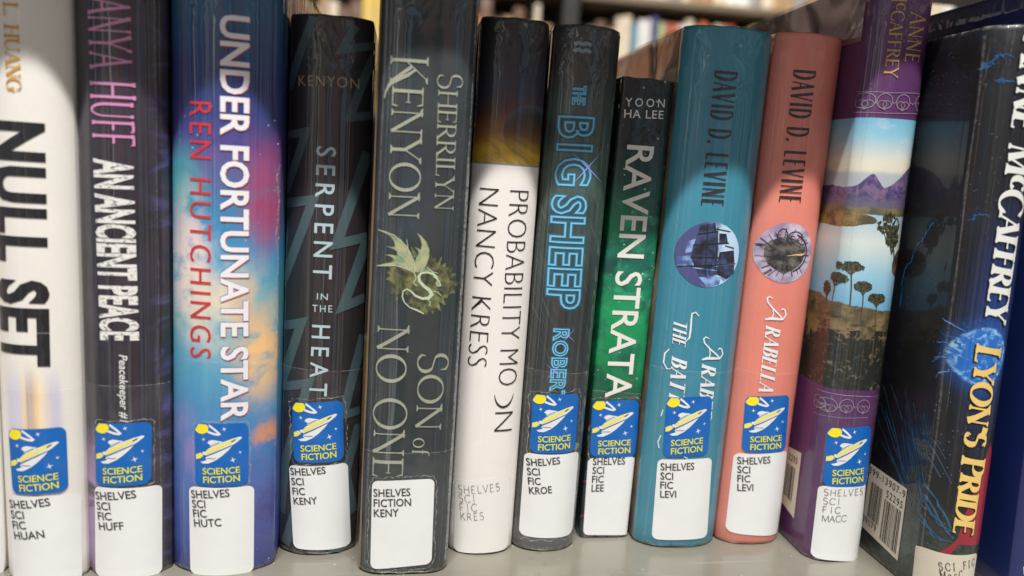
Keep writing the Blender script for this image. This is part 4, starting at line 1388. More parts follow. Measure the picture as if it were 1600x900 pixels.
write(bk, 'letter_swash', script_a(bk, text_axes(0.00053, 0.09158, 0.00032, -0.01048, 0.0084)), fancy, 0.0002)
lo = Ink2D()
for k, pa in enumerate(([(0.00831, 0.06152), (0.00739, 0.05864)], [(-0.01316, 0.05173), (-0.0141, 0.04857), (-0.01338, 0.0458)], [(-0.01344, 0.06333), (-0.0139, 0.06032)], [(-0.01072, 0.04453), (-0.0073, 0.04255)], [(-0.00339, 0.04333), (-0.00093, 0.04219)])):
    lo.strip(pa, 0.0004, k)
write(bk, 'title', lo, fancy, 0.0002)
clear_tape(bk, 0.08175, 0.004, 9)
genre_sticker(bk, [(-0.01249, 0.06928), (0.00745, 0.07084), (0.00827, 0.04387), (-0.01181, 0.04229)])
call_label(bk, [(-0.01346, 0.04106), (0.01081, 0.04244), (0.01326, 0.00427), (-0.0127, 0.0036)], [('SHELVES', 0), ('SCI', 0), ('FIC', 0), ('LEVI', 0)], (-0.01201, 0.03603, 0.01459, 0.00115, 0.00322), 0.0042)
edge_line(bk, -0.80, 0.0006, 'sleeve_grey', wob=0.0003, seed=24)  # soft streak reflections on the sleeve, put in as hazy strips
edge_line(bk, 0.93, 0.0005, 'sleeve_grey', wob=0.0001, seed=25)


bk = make_book(dict(loc=(0.14201, 0.02006, 0.00023), lean=0.01487, w=0.03047, h=0.22495, bulge=0.007, power=2.8), 'book', 'coral book with a round picture of a rigged ship', cover_material('cover_coral', (0.03047, 0.22495), plain_paint(R_(218, 125, 108), R_(225, 134, 116)), coat=0.5))
narrow(bk, (-0.00812, 0.20984, 0.00064, -0.05421, 0.00932))
cu2, cv2 = (-0.01424 + 0.01105) / 2, 0.13404
r2 = (0.01105 - (-0.01424)) / 2
ry2 = abs(0.1471 - cv2)
pic = wrap(bk, 'round_picture', Ink2D().disc(cu2, cv2, r2, ry2, 44), material('picture_lilac_sky', paint=lambda g, u, v: g.mix(g.smooth(g.noise(g.vec(u, v, 0), 120.0, 5.0), 0.35, 0.7), R_(150, 132, 158), R_(206, 196, 214)), rough=0.45, coat=0.5, bump=BUMP), 0.0001)


def E3(px):
    return [(cu2 + (x - 292) / 148.0 * r2, cv2 - (y - 242) / 154.0 * ry2) for x, y in px]


hull = Ink2D()
hull.poly(E3(D(186, 215, 205, 185, 250, 165, 300, 160, 350, 180, 392, 205, 395, 250, 380, 290, 340, 325, 290, 350, 240, 325, 205, 300, 186, 260)), 0)
hull.poly(E3(D(148, 205, 200, 200, 200, 216, 150, 218)), 1)
hull.poly(E3(D(192, 350, 225, 325, 232, 335, 200, 360)), 2)
wrap(bk, 'hull_print', hull, material('ink_hull', paint=lambda g, u, v: g.mix(g.smooth(g.noise(g.vec(u, v, 3), 230.0, 5.0), 0.36, 0.66), R_(40, 36, 38), R_(112, 104, 98)), rough=0.45, coat=0.5), 0.00014, parent=pic)
rg = Ink2D()
rnd = random.Random(4)
rg.strip([E3([(300 + 104 * math.cos(t), 240 + 100 * math.sin(t))])[0] for t in [k * 0.2 - 1.2 for k in range(13)]], 0.0007, 0)
rg.strip([E3([(262 + 26 * math.cos(t), 160 + 40 * math.sin(t))])[0] for t in [k * 0.35 + 2.4 for k in range(14)]], 0.0004, 1)
rg.strip([E3([(330 + 40 * math.cos(t), 165 + 34 * math.sin(t))])[0] for t in [k * 0.35 + 2.6 for k in range(13)]], 0.0004, 2)
for k in range(22):
    a = k * 2 * math.pi / 22 + rnd.uniform(-0.1, 0.1)
    ra, rb = rnd.uniform(60, 95), rnd.uniform(120, 146)
    rg.strip(E3([(292 + ra * math.cos(a), 245 + ra * math.sin(a)), (292 + rb * math.cos(a + 0.12), 242 + rb * math.sin(a + 0.12))]), 0.0002 if k % 4 else 0.0004, 3 + k % 7)
for k in range(16):
    x, y = rnd.uniform(225, 375), rnd.uniform(150, 200)
    rg.strip(E3([(x, y), (x + rnd.uniform(-25, 25), y + rnd.uniform(-20, 10)), (x + rnd.uniform(-30, 30), y + rnd.uniform(-12, 18))]), 0.00028, 3 + k % 7)
wrap(bk, 'rigging_print', rg, ink('rigging', R_(58, 50, 58)), 0.00019, parent=pic)
wrap(bk, 'lamp_glow_print', Ink2D().strip(E3(D(300, 256, 340, 248, 375, 246, 392, 240)), [0.0002, 0.0005, 0.0009, 0.0004]), ink('lamp_glow', R_(230, 180, 130)), 0.00022, parent=pic)
scriptline(bk, 'title', 'RABELLA', (-0.00642, 0.10217, 0.00028, -0.03001, 0.00654))
write(bk, 'letter_swash', script_a(bk, text_axes(-0.00727, 0.10947, 0.00019, -0.01078, 0.00789)), fancy, 0.0002)
clear_tape(bk, 0.08123, 0.004, 10)
genre_sticker(bk, [(-0.01095, 0.06968), (0.00899, 0.07112), (0.01105, 0.04437), (-0.01008, 0.04397)])
call_label(bk, [(-0.01254, 0.04296), (0.01255, 0.04456), (0.01548, 0.00357), (-0.01236, 0.00549)], [('SHELVES', 0), ('SCI', 0), ('FIC', 0), ('LEVI', 0)], (-0.01095, 0.03801, 0.01435, 0.00141, 0.00326), 0.0042)
edge_line(bk, 0.96, 0.0006, 'sleeve_bright', wob=0.0001, seed=26)
edge_line(bk, -0.9, 0.0004, 'sleeve_grey', wob=0.0002, seed=27)


# --- tall purple book with a painted lake
def paint_b11(g, u, v):
    n = g.noise(g.vec(u, v, 0.0), 130.0, 6.0, 0.65)
    nr = g.noise(g.vec(g.m('MULTIPLY', u, 1.0), 0.0, 0.0), 100.0, 5.0, 0.5)
    nl = g.noise(g.vec(u, g.m('MULTIPLY', v, 4.0), 0.0), 60.0, 4.0, 0.6)
    purple = g.mix(n, R_(78, 38, 84), R_(92, 48, 96))
    V = dict(top=0.19168, cream=0.172, mtn=0.16585, mfoot=0.15631, shore=0.1532, lake=0.11441, hill=0.10338, dark=0.09219, bot=0.07832)
    # sky
    sky = g.ramp(g.m('DIVIDE', g.m('SUBTRACT', v, V['mtn']), V['top'] - V['mtn']), [(0.0, R_(228, 216, 188)), (0.35, R_(222, 218, 200)), (0.7, R_(150, 196, 214)), (1.0, R_(112, 178, 208))])
    cl = g.noise(g.vec(g.m('MULTIPLY', u, 0.7), g.m('MULTIPLY', v, 1.6), 2.0), 70.0, 5.0, 0.6)
    c = g.mix(g.m('MULTIPLY', g.smooth(cl, 0.5, 0.7), 0.5), sky, R_(232, 226, 210))
    # mountains
    ridge = g.m('ADD', V['mtn'] - 0.0035, g.m('ADD', g.m('MULTIPLY', nr, 0.0035), g.m('ADD', g.m('MULTIPLY', g.smooth(u, -0.002, 0.014), 0.0100), g.m('MULTIPLY', g.blob(u, v, -0.0065, V['mtn'], 0.006, 1.0, 1.0), 0.0055))))
    far = g.smooth(v, g.m('ADD', V['mtn'] + 0.0035, g.m('MULTIPLY', g.noise(g.vec(u, 3.0, 1.0), 120.0, 3.0), 0.004)), V['mtn'] + 0.0030)
    c = g.mix(g.m('MULTIPLY', far, 0.6), c, R_(128, 156, 186))
    rock = g.noise(g.vec(g.m('ADD', u, g.m('MULTIPLY', v, 0.8)), g.m('SUBTRACT', v, g.m('MULTIPLY', u, 0.5)), 1.0), 320.0, 6.0, 0.7, 0.6)
    mt = g.mix(g.smooth(g.m('ADD', g.m('MULTIPLY', n, 0.5), g.m('MULTIPLY', rock, 0.5)), 0.42, 0.60), R_(58, 54, 104), R_(126, 100, 132))
    mt = g.mix(g.smooth(v, V['mfoot'] + 0.006, V['mfoot']), mt, g.mix(rock, R_(74, 70, 104), R_(120, 110, 118)))
    c = g.mix(g.smooth(v, ridge, g.m('SUBTRACT', ridge, 0.0004)), c, mt)
    sh = g.m('ADD', V['mfoot'], g.m('MULTIPLY', g.m('SUBTRACT', nl, 0.5), 0.004))
    c = g.mix(g.smooth(v, sh, g.m('SUBTRACT', sh, 0.001)), c, g.mix(g.smooth(n, 0.4, 0.6), R_(84, 80, 66), R_(126, 112, 76)))
    # water
    w0 = g.m('ADD', V['shore'], g.m('MULTIPLY', g.m('SUBTRACT', nl, 0.5), 0.003))
    wat = g.ramp(g.m('DIVIDE', g.m('SUBTRACT', v, V['lake']), V['shore'] - V['lake']), [(0.0, R_(112, 172, 206)), (0.35, R_(150, 196, 214)), (0.7, R_(214, 220, 212)), (1.0, R_(150, 188, 204))])
    c = g.mix(g.smooth(v, w0, g.m('SUBTRACT', w0, 0.0006)), c, wat)
    # spit of land
    isl = g.blob(u, g.m('ADD', v, g.m('MULTIPLY', g.m('SUBTRACT', nl, 0.5), 0.004)), -0.0215, 0.15049, 0.0225, 0.0040, 0.3)
    c = g.mix(g.smooth(g.m('ADD', isl, g.m('MULTIPLY', g.m('SUBTRACT', n, 0.5), 0.6)), 0.35, 0.5), c, g.mix(g.smooth(n, 0.42, 0.6), R_(84, 72, 50), R_(150, 124, 70)))
    # rocks at the right
    rk = g.blob(u, v, 0.0125, 0.13313, 0.0070, 0.0085, 0.6)
    c = g.mix(g.smooth(g.m('ADD', rk, g.m('MULTIPLY', g.m('SUBTRACT', n, 0.5), 0.8)), 0.4, 0.52), c, g.mix(g.smooth(n, 0.4, 0.62), R_(64, 52, 42), R_(134, 106, 74)))
    # near hill and undergrowth
    h0 = g.m('ADD', V['lake'], g.m('ADD', g.m('MULTIPLY', g.m('SUBTRACT', nr, 0.5), 0.006), g.m('MULTIPLY', u, -0.12)))
    hill = g.mix(g.smooth(n, 0.42, 0.62), R_(90, 80, 54), R_(134, 114, 76))
    hill = g.mix(g.m('MULTIPLY', g.smooth(g.noise(g.vec(u, g.m('MULTIPLY', v, 1.8), 5.0), 170.0, 4.0, 0.6), 0.52, 0.62), 0.85), hill, R_(56, 54, 38))
    c = g.mix(g.smooth(v, h0, g.m('SUBTRACT', h0, 0.0006)), c, hill)
    h1 = g.m('ADD', V['hill'], g.m('MULTIPLY', g.m('SUBTRACT', g.noise(g.vec(u, v, 8.0), 95.0, 5.0, 0.62), 0.5), 0.036))
    bush = g.mix(g.smooth(g.noise(g.vec(u, v, 3.0), 420.0, 4.0, 0.65), 0.50, 0.68), R_(32, 35, 29), g.mix(g.smooth(g.noise(g.vec(u, v, 6.0), 120.0, 2.0), 0.42, 0.6), R_(50, 52, 40), R_(116, 106, 84)))
    c = g.mix(g.smooth(v, h1, g.m('SUBTRACT', h1, 0.0012)), c, bush)
    c = g.mix(g.m('MULTIPLY', g.smooth(v, V['dark'] + 0.012, V['dark']), 0.0), c, R_(36, 38, 34))
    c = g.mix(g.smooth(v, V['top'] - 0.0002, V['top'] + 0.0002), c, purple)
    return g.mix(g.smooth(v, V['bot'] + 0.0003, V['bot']), c, purple)


bk = make_book(dict(loc=(0.17412, 0.00348, 0.00001), lean=-0.00097, w=0.02681, h=0.246, bulge=0.0065, power=3.2), 'book', 'tall purple book with a painted lake, trees and mountains', cover_material('cover_lake', (0.02681, 0.246), paint_b11, coat=0.7))
gold = ink('gold', R_(196, 152, 84))
write(bk, 'author_name', layout(drawn('McCAFFREY', 0.12, 0.05, 0.07, 0.08, caps={0: (1.15, -0.08), 1: (1.0, 0.3), 8: (1.08, -0.04)}, xs=0.86), -0.00744, 0.24114, 0.00041, -0.03374, 0.00516), gold)
write(bk, 'author_name', layout(drawn('ANNE', 0.12, 0.05, 0.07, 0.10, caps={0: (1.12, -0.04)}, xs=0.85), 0.00062, 0.23302, -0.00019, -0.019, 0.00651), gold)
sil = ink('pale_line', R_(150, 136, 150))
for row, cs in ((((1298, 1326, 1355, 1386, 1414, 1438), 158), (0,)), (((1262, 1278, 1294, 1324, 1350, 1372), 633), (0,))):
    pass
def ring_row(cs, r, pair):
    rr_ = Ink2D()
    for k, (a, b) in enumerate(cs):
        rr_.strip([(a + r * math.cos(t * math.pi / 12), b + r * math.sin(t * math.pi / 12)) for t in range(24)], 0.00026, k % 3, closed=True)
        rr_.strip([(a + r * 0.55 * math.cos(t * math.pi / 9) - r * 0.30, b - r * 0.42 + r * 0.5 * math.sin(t * math.pi / 9)) for t in range(18)], 0.0002, 3, closed=True)
        rr_.strip([(a + r * 0.55 * math.cos(t * math.pi / 9) + r * 0.30, b - r * 0.42 + r * 0.5 * math.sin(t * math.pi / 9)) for t in range(18)], 0.0002, 4, closed=True)
        rr_.disc(a, b - r * 1.05, r * 0.12, layer=5)
    for (a, b), (c, d) in zip(cs, cs[1:]):
        m = ((a + c) / 2, (b + d) / 2)
        rr_.strip([(a + r, b), (m[0] - r * .12, m[1] - r * .12), (m[0], m[1] - r * .3), (m[0] + r * .12, m[1] - r * .12), (c - r, d)], 0.0002, 6)
    for p in pair:
        rr_.strip(p, 0.0002, 7)
    return rr_


rcs = [(-0.01178, 0.1984), (-0.00542, 0.19829), (0.00224, 0.19828), (0.01145, 0.19864)]
ring = ring_row(rcs, 0.0030, ([(-0.01444, 0.20199), (-0.00406, 0.20161), (0.01629, 0.20279)], [(-0.01501, 0.19384), (-0.00428, 0.1936), (0.01579, 0.19478)]))
write(bk, 'ring_border_print', ring, sil)
rcs = [(-0.01511, 0.07125), (-0.01152, 0.07112), (-0.005, 0.07168), (0.0026, 0.07152)]
write(bk, 'ring_border_print', ring_row(rcs, 0.0029, ([(-0.01695, 0.0764), (-0.00876, 0.07638), (0.00542, 0.07601)], [(-0.01736, 0.06547), (-0.00993, 0.06617), (0.00557, 0.06659)])), sil)
tr = Ink2D()
tk = Ink2D()
rnd = random.Random(12)
lay = 0
for cx, cy, bx, by, wd, ht in ((1331, 418, 1328, 480, 19, 10), (1312, 438, 1306, 478, 14, 11), (1350, 448, 1346, 500, 15, 11), (1376, 466, 1368, 570, 16, 11), (1289, 458, 1286, 480, 11, 14), (1396, 352, 1410, 402, 22, 26), (1404, 372, 1410, 402, 14, 20)):
    (cu_, cv_), (bu_, bv_), (wu_, _), (_, hv_) = [(0, 0)] * 4
    fpx = lambda x, y: (PXU[0] + (x - PXU[1]) * PXU[2] + (y - PXU[4]) * PXU[5], PXV[0] + (y - PXV[1]) * PXV[2])
    PXU = (-0.00673, 1340, (0.00153 - (-0.01261)) / 60.0, 0, 450, (-0.0044 - (-0.00877)) / 140.0)
    PXV = (0.12247, 450, (0.10355 - 0.14101) / 140.0)
    tk.strip([fpx(cx, cy), fpx((cx + bx) / 2 + 1, (cy + by) / 2), fpx(bx, by)], 0.0005, lay % 5)
    for k in range(-2, 3):
        tk.strip([fpx(cx - 1, cy + ht * 1.2), fpx(cx + k * wd * 0.3, cy + 2)], 0.0003, (lay + k) % 5)
    for k in range(170):
        a, q_ = rnd.uniform(0, 2 * math.pi), math.sqrt(rnd.random())
        px, py = cx + wd * q_ * math.cos(a), cy + ht * q_ * math.sin(a) * (0.8 if math.sin(a) < 0 else 0.55)
        s_ = rnd.uniform(1.4, 3.4)
        n_ = rnd.randint(4, 6)
        tr.poly([fpx(px + s_ * rnd.uniform(.6, 1.1) * math.cos(j * 2 * math.pi / n_), py + 0.8 * s_ * rnd.uniform(.6, 1.1) * math.sin(j * 2 * math.pi / n_)) for j in range(n_)][::-1], k % 12)
    lay += 1
write(bk, 'tree_trunk_print', tk, ink('tree_trunk', R_(82, 70, 54)), 0.00008)
write(bk, 'tree_crown_print', tr, material('ink_tree', paint=lambda g, u, v: g.mix(g.smooth(g.noise(g.vec(u, v, 3), 800.0, 3.0), 0.42, 0.62), R_(40, 46, 34), R_(88, 84, 52)), rough=0.45, coat=0.6), 0.0001)
genre_sticker(bk, [(-0.01093, 0.06158), (0.00807, 0.0629), (0.01046, 0.03534), (-0.01023, 0.03499)])
call_label(bk, [(-0.0114, 0.03483), (0.00949, 0.03684), (0.01401, -0.00055), (-0.01123, 0.00155)], [('SHELVES', 0), ('SCI', 0), ('FIC', 0), ('MACC', 0)], (-0.00942, 0.0308, 0.0177, 0.0007, 0.00294), 0.0040, style='dot', inkmat='label_ink_grey', shadow=False)
clear_tape(bk, 0.07638, 0.004, 11)
edge_line(bk, -0.80, 0.0006, 'sleeve_grey', wob=0.0001, seed=28)  # these two strips paint the sleeve's streak reflections
edge_line(bk, 0.9, 0.0004, 'sleeve_grey', wob=0.0001, seed=29)


crumpled_sleeve(bk, bk.h - 0.024, bk.h + 0.001)


def barcode(bk, name, quad, seed, spans, bars=30, digits=()):
    f = quad_map(quad)
    pn = wrap(bk, name, Ink2D().poly([(0, 0), (1, 0), (1, 1), (0, 1)]).moved(f), MATS['label_cream'], 0.0002)
    rnd = random.Random(seed)
    b = Ink2D()
    for (xa, xb, ya, yb, n) in spans:
        x = xa
        st = (xb - xa) / (n * 2.0)
        while x < xb - st:
            w = st * rnd.choice((0.6, 1.0, 1.6, 2.0))
            b.poly([(x, ya), (min(x + w, xb), ya), (min(x + w, xb), yb), (x, yb)])
            x += w + st * rnd.choice((0.6, 0.9, 1.4))
    wrap(bk, 'barcode_bar', b.moved(f), MATS['label_ink'], 0.00026, parent=pn)
    dg = Ink2D()
    for s, x0, x1, y0, cap in digits:
        t = bfont(s, 0.004, 0.0, 1.15)
        dg.polys += layout(t, x0, y0, x1 - x0, 0.0, cap, capline=0.69).polys
    if dg.polys:
        wrap(bk, 'lettering', dg.moved(f), MATS['label_ink'], 0.00028, parent=pn)


barcode(bk, 'barcode_panel', [(-0.03455, 0.043), (-0.02275, 0.04425), (-0.02257, 0.01295), (-0.03503, 0.01549)], 5, [(0.12, 0.72, 0.18, 0.72, 12)], digits=[('2295', 0.15, 0.80, 0.80, 0.10)])


# --- black book leaning at the right with blue lightning
def paint_b12(g, u, v):
    n = g.noise(g.vec(u, v, 0.0), 60.0, 5.0, 0.65)
    nf = g.noise(g.vec(u, v, 2.0), 260.0, 5.0, 0.7, 1.0)
    c = g.mix(g.smooth(n, 0.4, 0.75), R_(10, 11, 15), R_(20, 22, 30))
    cu_, cv_ = -0.00284, 0.10214
    glow = g.blob(u, v, cu_ + 0.003, cv_ + 0.012, 0.014, 0.060, 1.0)
    c = g.mix(g.m('MULTIPLY', glow, 0.65), c, R_(12, 60, 140))
    gl2 = g.blob(u, v, cu_, cv_, 0.0150, 0.019, 0.9)
    c = g.mix(g.m('MULTIPLY', gl2, 0.85), c, R_(28, 104, 196))
    disc = g.blob(u, v, cu_, cv_, 0.0098, 0.0116, 0.07)
    ball = g.mix(g.smooth(nf, 0.52, 0.66), R_(24, 104, 190), R_(150, 206, 240))
    c = g.mix(disc, c, ball)
    rim = g.m('MULTIPLY', g.blob(u, v, cu_, cv_, 0.0102, 0.0120, 0.10), g.m('SUBTRACT', 1.0, g.blob(u, v, cu_, cv_, 0.0092, 0.0108, 0.12)))
    c = g.mix(g.m('MULTIPLY', rim, g.smooth(nf, 0.42, 0.66)), c, R_(156, 206, 240))
    # dark green corner low on the back board
    gr = g.m('MULTIPLY', g.smooth(v, 0.04638, 0.01467), 1.0)
    c = g.mix(g.m('MULTIPLY', gr, 0.9), c, g.mix(g.smooth(nf, 0.35, 0.65), R_(38, 48, 42), R_(66, 78, 68)))
    st = g.voronoi(g.vec(u, v, 0), 620.0)
    dens = g.smooth(g.noise(g.vec(u, v, 6.0), 50.0, 3.0), 0.42, 0.62)
    c = g.mix(g.m('MULTIPLY', g.m('MULTIPLY', g.smooth(st, 0.11, 0.05), dens), 0.7), c, R_(150, 176, 204))
    mist = g.m('MULTIPLY', g.smooth(nf, 0.5, 0.72), g.smooth(n, 0.45, 0.65))
    c = g.mix(g.m('MULTIPLY', mist, 0.45), c, R_(24, 50, 84))
    return c


bk = make_book(dict(loc=(0.20614, -0.02652, 0.00035), lean=-0.02692, w=0.02621, h=0.2241, bulge=0.01, power=2.5), 'book', 'black book with blue lightning globe and yellow and white flared title', cover_material('cover_lightning', (0.02621, 0.2241), paint_b12, coat=0.5, bump=BUMP * 0.6))
tw = ink('flared_white', R_(228, 228, 220))
ty = ink('flared_yellow', R_(236, 200, 112))
fl = dict(thick=0.19, thin=0.06, serif=0.09, spacing=0.05, flare=0.3, slant=0.12)
tt = layout(drawn('ANNE McCAFFREY', caps={0: (1.15, 0), 5: (1.2, 0), 6: (1.0, 0.3), 7: (1.15, -0.05)}, xs=0.8, **fl), -0.00398, 0.22024, -0.00037, -0.10569, 0.00898)
t2 = layout(drawn("LYON'S PRIDE", caps={0: (1.2, -0.02), 7: (1.15, -0.03)}, xs=0.8, **fl), -0.00564, 0.10747, 0.00012, -0.07842, 0.0083)
dk2 = ink('title_shadow', R_(8, 9, 14))
for t_, m_ in ((tt, tw), (t2, ty)):
    write(bk, 'title_shadow', t_.moved(lambda a, b: (a - 0.0005, b - 0.0005)), dk2, 0.00008)
    write(bk, 'title', t_, m_, 0.00024)


def bolt(pts, w, seed, jit=0.0008, n=7):
    rnd = random.Random(seed)
    out = []
    for a, b in zip(pts, pts[1:]):
        for k in range(n):
            t = k / n
            out.append((a[0] + (b[0] - a[0]) * t + rnd.uniform(-jit, jit), a[1] + (b[1] - a[1]) * t + rnd.uniform(-jit, jit)))
    out.append(pts[-1])
    return out, [w * rnd.uniform(0.35, 1.2) for _ in out]


blue = ink('electric_blue', R_(30, 88, 146))
bolts = [([(-0.01232, 0.20906), (-0.01082, 0.21108), (-0.00897, 0.21401), (-0.00638, 0.21299)], 0.0006), ([(-0.00962, 0.20488), (-0.00668, 0.20408), (-0.00168, 0.20504)], 0.0006),
         ([(-0.01426, 0.10945), (-0.01147, 0.10825), (-0.00999, 0.10568)], 0.0005), ([(-0.01125, 0.15357), (-0.00954, 0.15687), (-0.00706, 0.15515)], 0.0003), ([(-0.01059, 0.11434), (-0.00742, 0.1125), (-0.00598, 0.11641), (-0.00246, 0.11414)], 0.0004),
         ([(-0.0259, 0.15177), (-0.03036, 0.14494), (-0.03513, 0.14102), (-0.03618, 0.13556), (-0.04045, 0.12957), (-0.04034, 0.11444)], 0.0007)]
for k, (p, w) in enumerate(bolts):
    a, b = bolt(p, w, 100 + k)
    write(bk, 'lightning_bolt', Ink2D().strip(a, b), blue, 0.0001)
orb = ((-0.00284), (0.10214))
rnd = random.Random(41)
for k in range(5):
    a_ = rnd.uniform(1.8, 4.4)
    r0_, r1_ = 0.0100, rnd.uniform(0.0125, 0.0165)
    p_, w_ = bolt([(orb[0] + r0_ * math.cos(a_), orb[1] + 1.16 * r0_ * math.sin(a_)), (orb[0] + r1_ * math.cos(a_ + 0.15), orb[1] + 1.16 * r1_ * math.sin(a_ + 0.15))], 0.0004, 300 + k, 0.0005, 5)
    write(bk, 'lightning_bolt', Ink2D().strip(p_, w_), ink('bolt_pale', R_(84, 148, 204)), 0.00012)
lw = Ink2D()
for k in range(18):
    x_, y_ = rnd.uniform(-0.018, -0.004), rnd.uniform(0.055, 0.085)
    ln_ = rnd.uniform(0.008, 0.026)
    p_, w_ = bolt([(-bk.w / 2 + x_, y_), (-bk.w / 2 + x_ + ln_ * 0.42, y_ - ln_)], 0.0003, 400 + k, 0.0002, 5)
    lw.strip(p_, w_, k % 7)
for k, p in enumerate(([(-0.04554, 0.07902), (-0.03601, 0.06473), (-0.02619, 0.04706)], [(-0.04591, 0.07069), (-0.03333, 0.05419), (-0.02161, 0.04422)], [(-0.04633, 0.06257), (-0.03383, 0.04965), (-0.0223, 0.03881)], [(-0.04048, 0.08053), (-0.03065, 0.06804)], [(-0.04192, 0.06849), (-0.03299, 0.05721)],
                       [(-0.04206, 0.05374), (-0.03112, 0.04641), (-0.01915, 0.03461)], [(-0.03173, 0.05482), (-0.02596, 0.04573), (-0.02005, 0.03984)])):
    a, b = bolt(p, 0.0005, 200 + k, 0.0003, 5)
    lw.strip(a, b, k)
for k, p in enumerate(([(-0.01681, 0.04726), (-0.01153, 0.03638), (-0.00587, 0.02844)], [(-0.01506, 0.05131), (-0.01098, 0.04224), (-0.00594, 0.03116)], [(-0.01501, 0.03757), (-0.01156, 0.0303), (-0.0086, 0.02569)], [(-0.01287, 0.04283), (-0.00987, 0.03414), (-0.00493, 0.02751)], [(-0.01315, 0.03194), (-0.01025, 0.02678), (-0.00519, 0.02583)],
                       [(-0.01302, 0.03767), (-0.00911, 0.03232), (-0.00478, 0.03026)])):
    a, b = bolt(p, 0.0006, 220 + k, 0.0004, 5)
    lw.strip(a, b, k)
write(bk, 'streak_print', lw, ink('dull_blue', R_(44, 90, 122)), 0.0001)
rs_ = Ink2D()
rs_.poly([(-0.00379, 0.02545), (-0.00249, 0.03505), (0.00192, 0.05503), (0.00605, 0.06769), (0.01605, 0.04477), (0.00731, 0.02411)], 0)
rs_.poly([(-0.01368, 0.00655), (-0.01279, 0.01846), (-0.00824, 0.02115), (-0.00272, 0.02879), (-0.00282, 0.0255), (-0.00784, 0.01632), (-0.01174, 0.00689)], 1)
write(bk, 'red_print', rs_, ink('crimson', R_(150, 38, 52)), 0.00007)
barcode(bk, 'barcode_panel', [(-0.04777, 0.04126), (-0.02257, 0.04039), (-0.02316, 0.00773), (-0.04916, 0.01028)], 8,
        [(0.10, 0.42, 0.22, 0.76, 14), (0.50, 0.95, 0.06, 0.66, 18)], digits=[('399-13907-9', 0.0, 0.98, 0.86, 0.10), ('52295', 0.52, 0.95, 0.70, 0.10), ('39079', 0.0, 0.38, 0.10, 0.10)])
lb = [(-0.01374, 0.02075), (0.00706, 0.02088), (0.00676, -0.00659), (-0.01274, -0.01008)]
call_label(bk, lb, [('SCI FIC', 0), ('MacC', 0)], (-0.00813, 0.01342, 0.0127, 0.00212, 0.00323), 0.0036, style='type', mat='label_cream', inkmat='label_ink', shadow=False)
edge_line(bk, -0.95, 0.0004, 'sleeve_grey', wob=0.0002, seed=33)  # faint reflection streak painted along the spine edge


# --- navy book at the right edge
def paint_b13(g, u, v):
    n = g.noise(g.vec(u, v, 0.0), 40.0, 4.0)
    return g.mix(n, R_(12, 32, 90), R_(17, 40, 104))


bk = make_book(dict(loc=(0.25195, -0.03352, 0.00101), lean=-0.04701, w=0.04317, h=0.245, bulge=0.006, power=4), 'book', 'tall navy blue book at the right edge beside the black one', cover_material('cover_navy', (0.04317, 0.245), paint_b13, coat=0.8))
write(bk, 'lettering', sans('A', (-0.01787, 0.01209, 0.00292, 0.00198, 0.00306)), ink('white', R_(226, 224, 222)))

# ------------------------------------------------------------------ bookcase across the next aisle, out of focus
FY = 1.45
fcase = bpy.data.objects.new('far_bookcase', None)
C.objects.link(fcase)
fcase.location = (0.3, FY, 0)
tag(fcase, 'brown bookcase across the next aisle, out of focus above the books', 'bookcase')
dark_shelf = material('far_shelf_paint', paint=lambda g, u, v: g.mix(g.noise(g.vec(u, v, 0), 12.0, 3.0), R_(104, 90, 72), R_(130, 114, 92)), rough=0.5)
(bx, bz), (bx2, bz2) = (0.65308, 0.55775), (0.65124, 0.57607)
(fx0, _), (fx1, _) = (-0.34895, 0.46518), (1.30617, 0.60161)
(ux, _) = (0.34141, 0.50815)


def far_slab(name, x0, x1, y0, y1, z0, z1, mat):
    o = slab(name, x0 - 0.3, x1 - 0.3, y0 - FY, y1 - FY, z0, z1, fcase, mat)
    return o


far_slab('shelf_board', fx0 - 0.4, ux - 0.022, FY, FY + 0.28, bz + 0.004, bz2, dark_shelf)
far_slab('shelf_board', ux + 0.022, fx1 + 0.4, FY, FY + 0.28, bz - 0.004, bz2 - 0.006, dark_shelf)
far_slab('upright', ux - 0.018, ux + 0.018, FY + 0.01, FY + 0.28, -0.25, bz2 + 0.45, material('far_upright', color=R_(34, 28, 24), rough=0.6))
far_slab('back_panel', fx0 - 0.4, fx1 + 0.4, FY + 0.29, FY + 0.30, -0.25, bz2 + 0.45, material('far_back', color=R_(58, 48, 40), rough=0.8))
far_slab('lower_board', fx0 - 0.4, fx1 + 0.4, FY, FY + 0.28, bz - 0.30, bz - 0.28, dark_shelf)
lb_ = slab('shelf_sticker', ux - 0.3 + 0.004, ux - 0.3 + 0.018, -0.004, -0.001, bz2 + 0.004, bz2 + 0.016, fcase, material('far_green', color=R_(96, 176, 70), rough=0.6), bev=0.0005)

COLS = [('cream', (226, 208, 178)), ('white', (232, 228, 220)), ('teal', (70, 132, 150)), ('orange', (214, 110, 66)), ('red', (178, 70, 58)), ('navy', (62, 64, 110)), ('pale green', (168, 184, 120)),
        ('tan', (176, 140, 96)), ('brown', (110, 80, 60)), ('blue', (86, 120, 176)), ('grey', (150, 146, 140)), ('yellow', (222, 186, 90))]


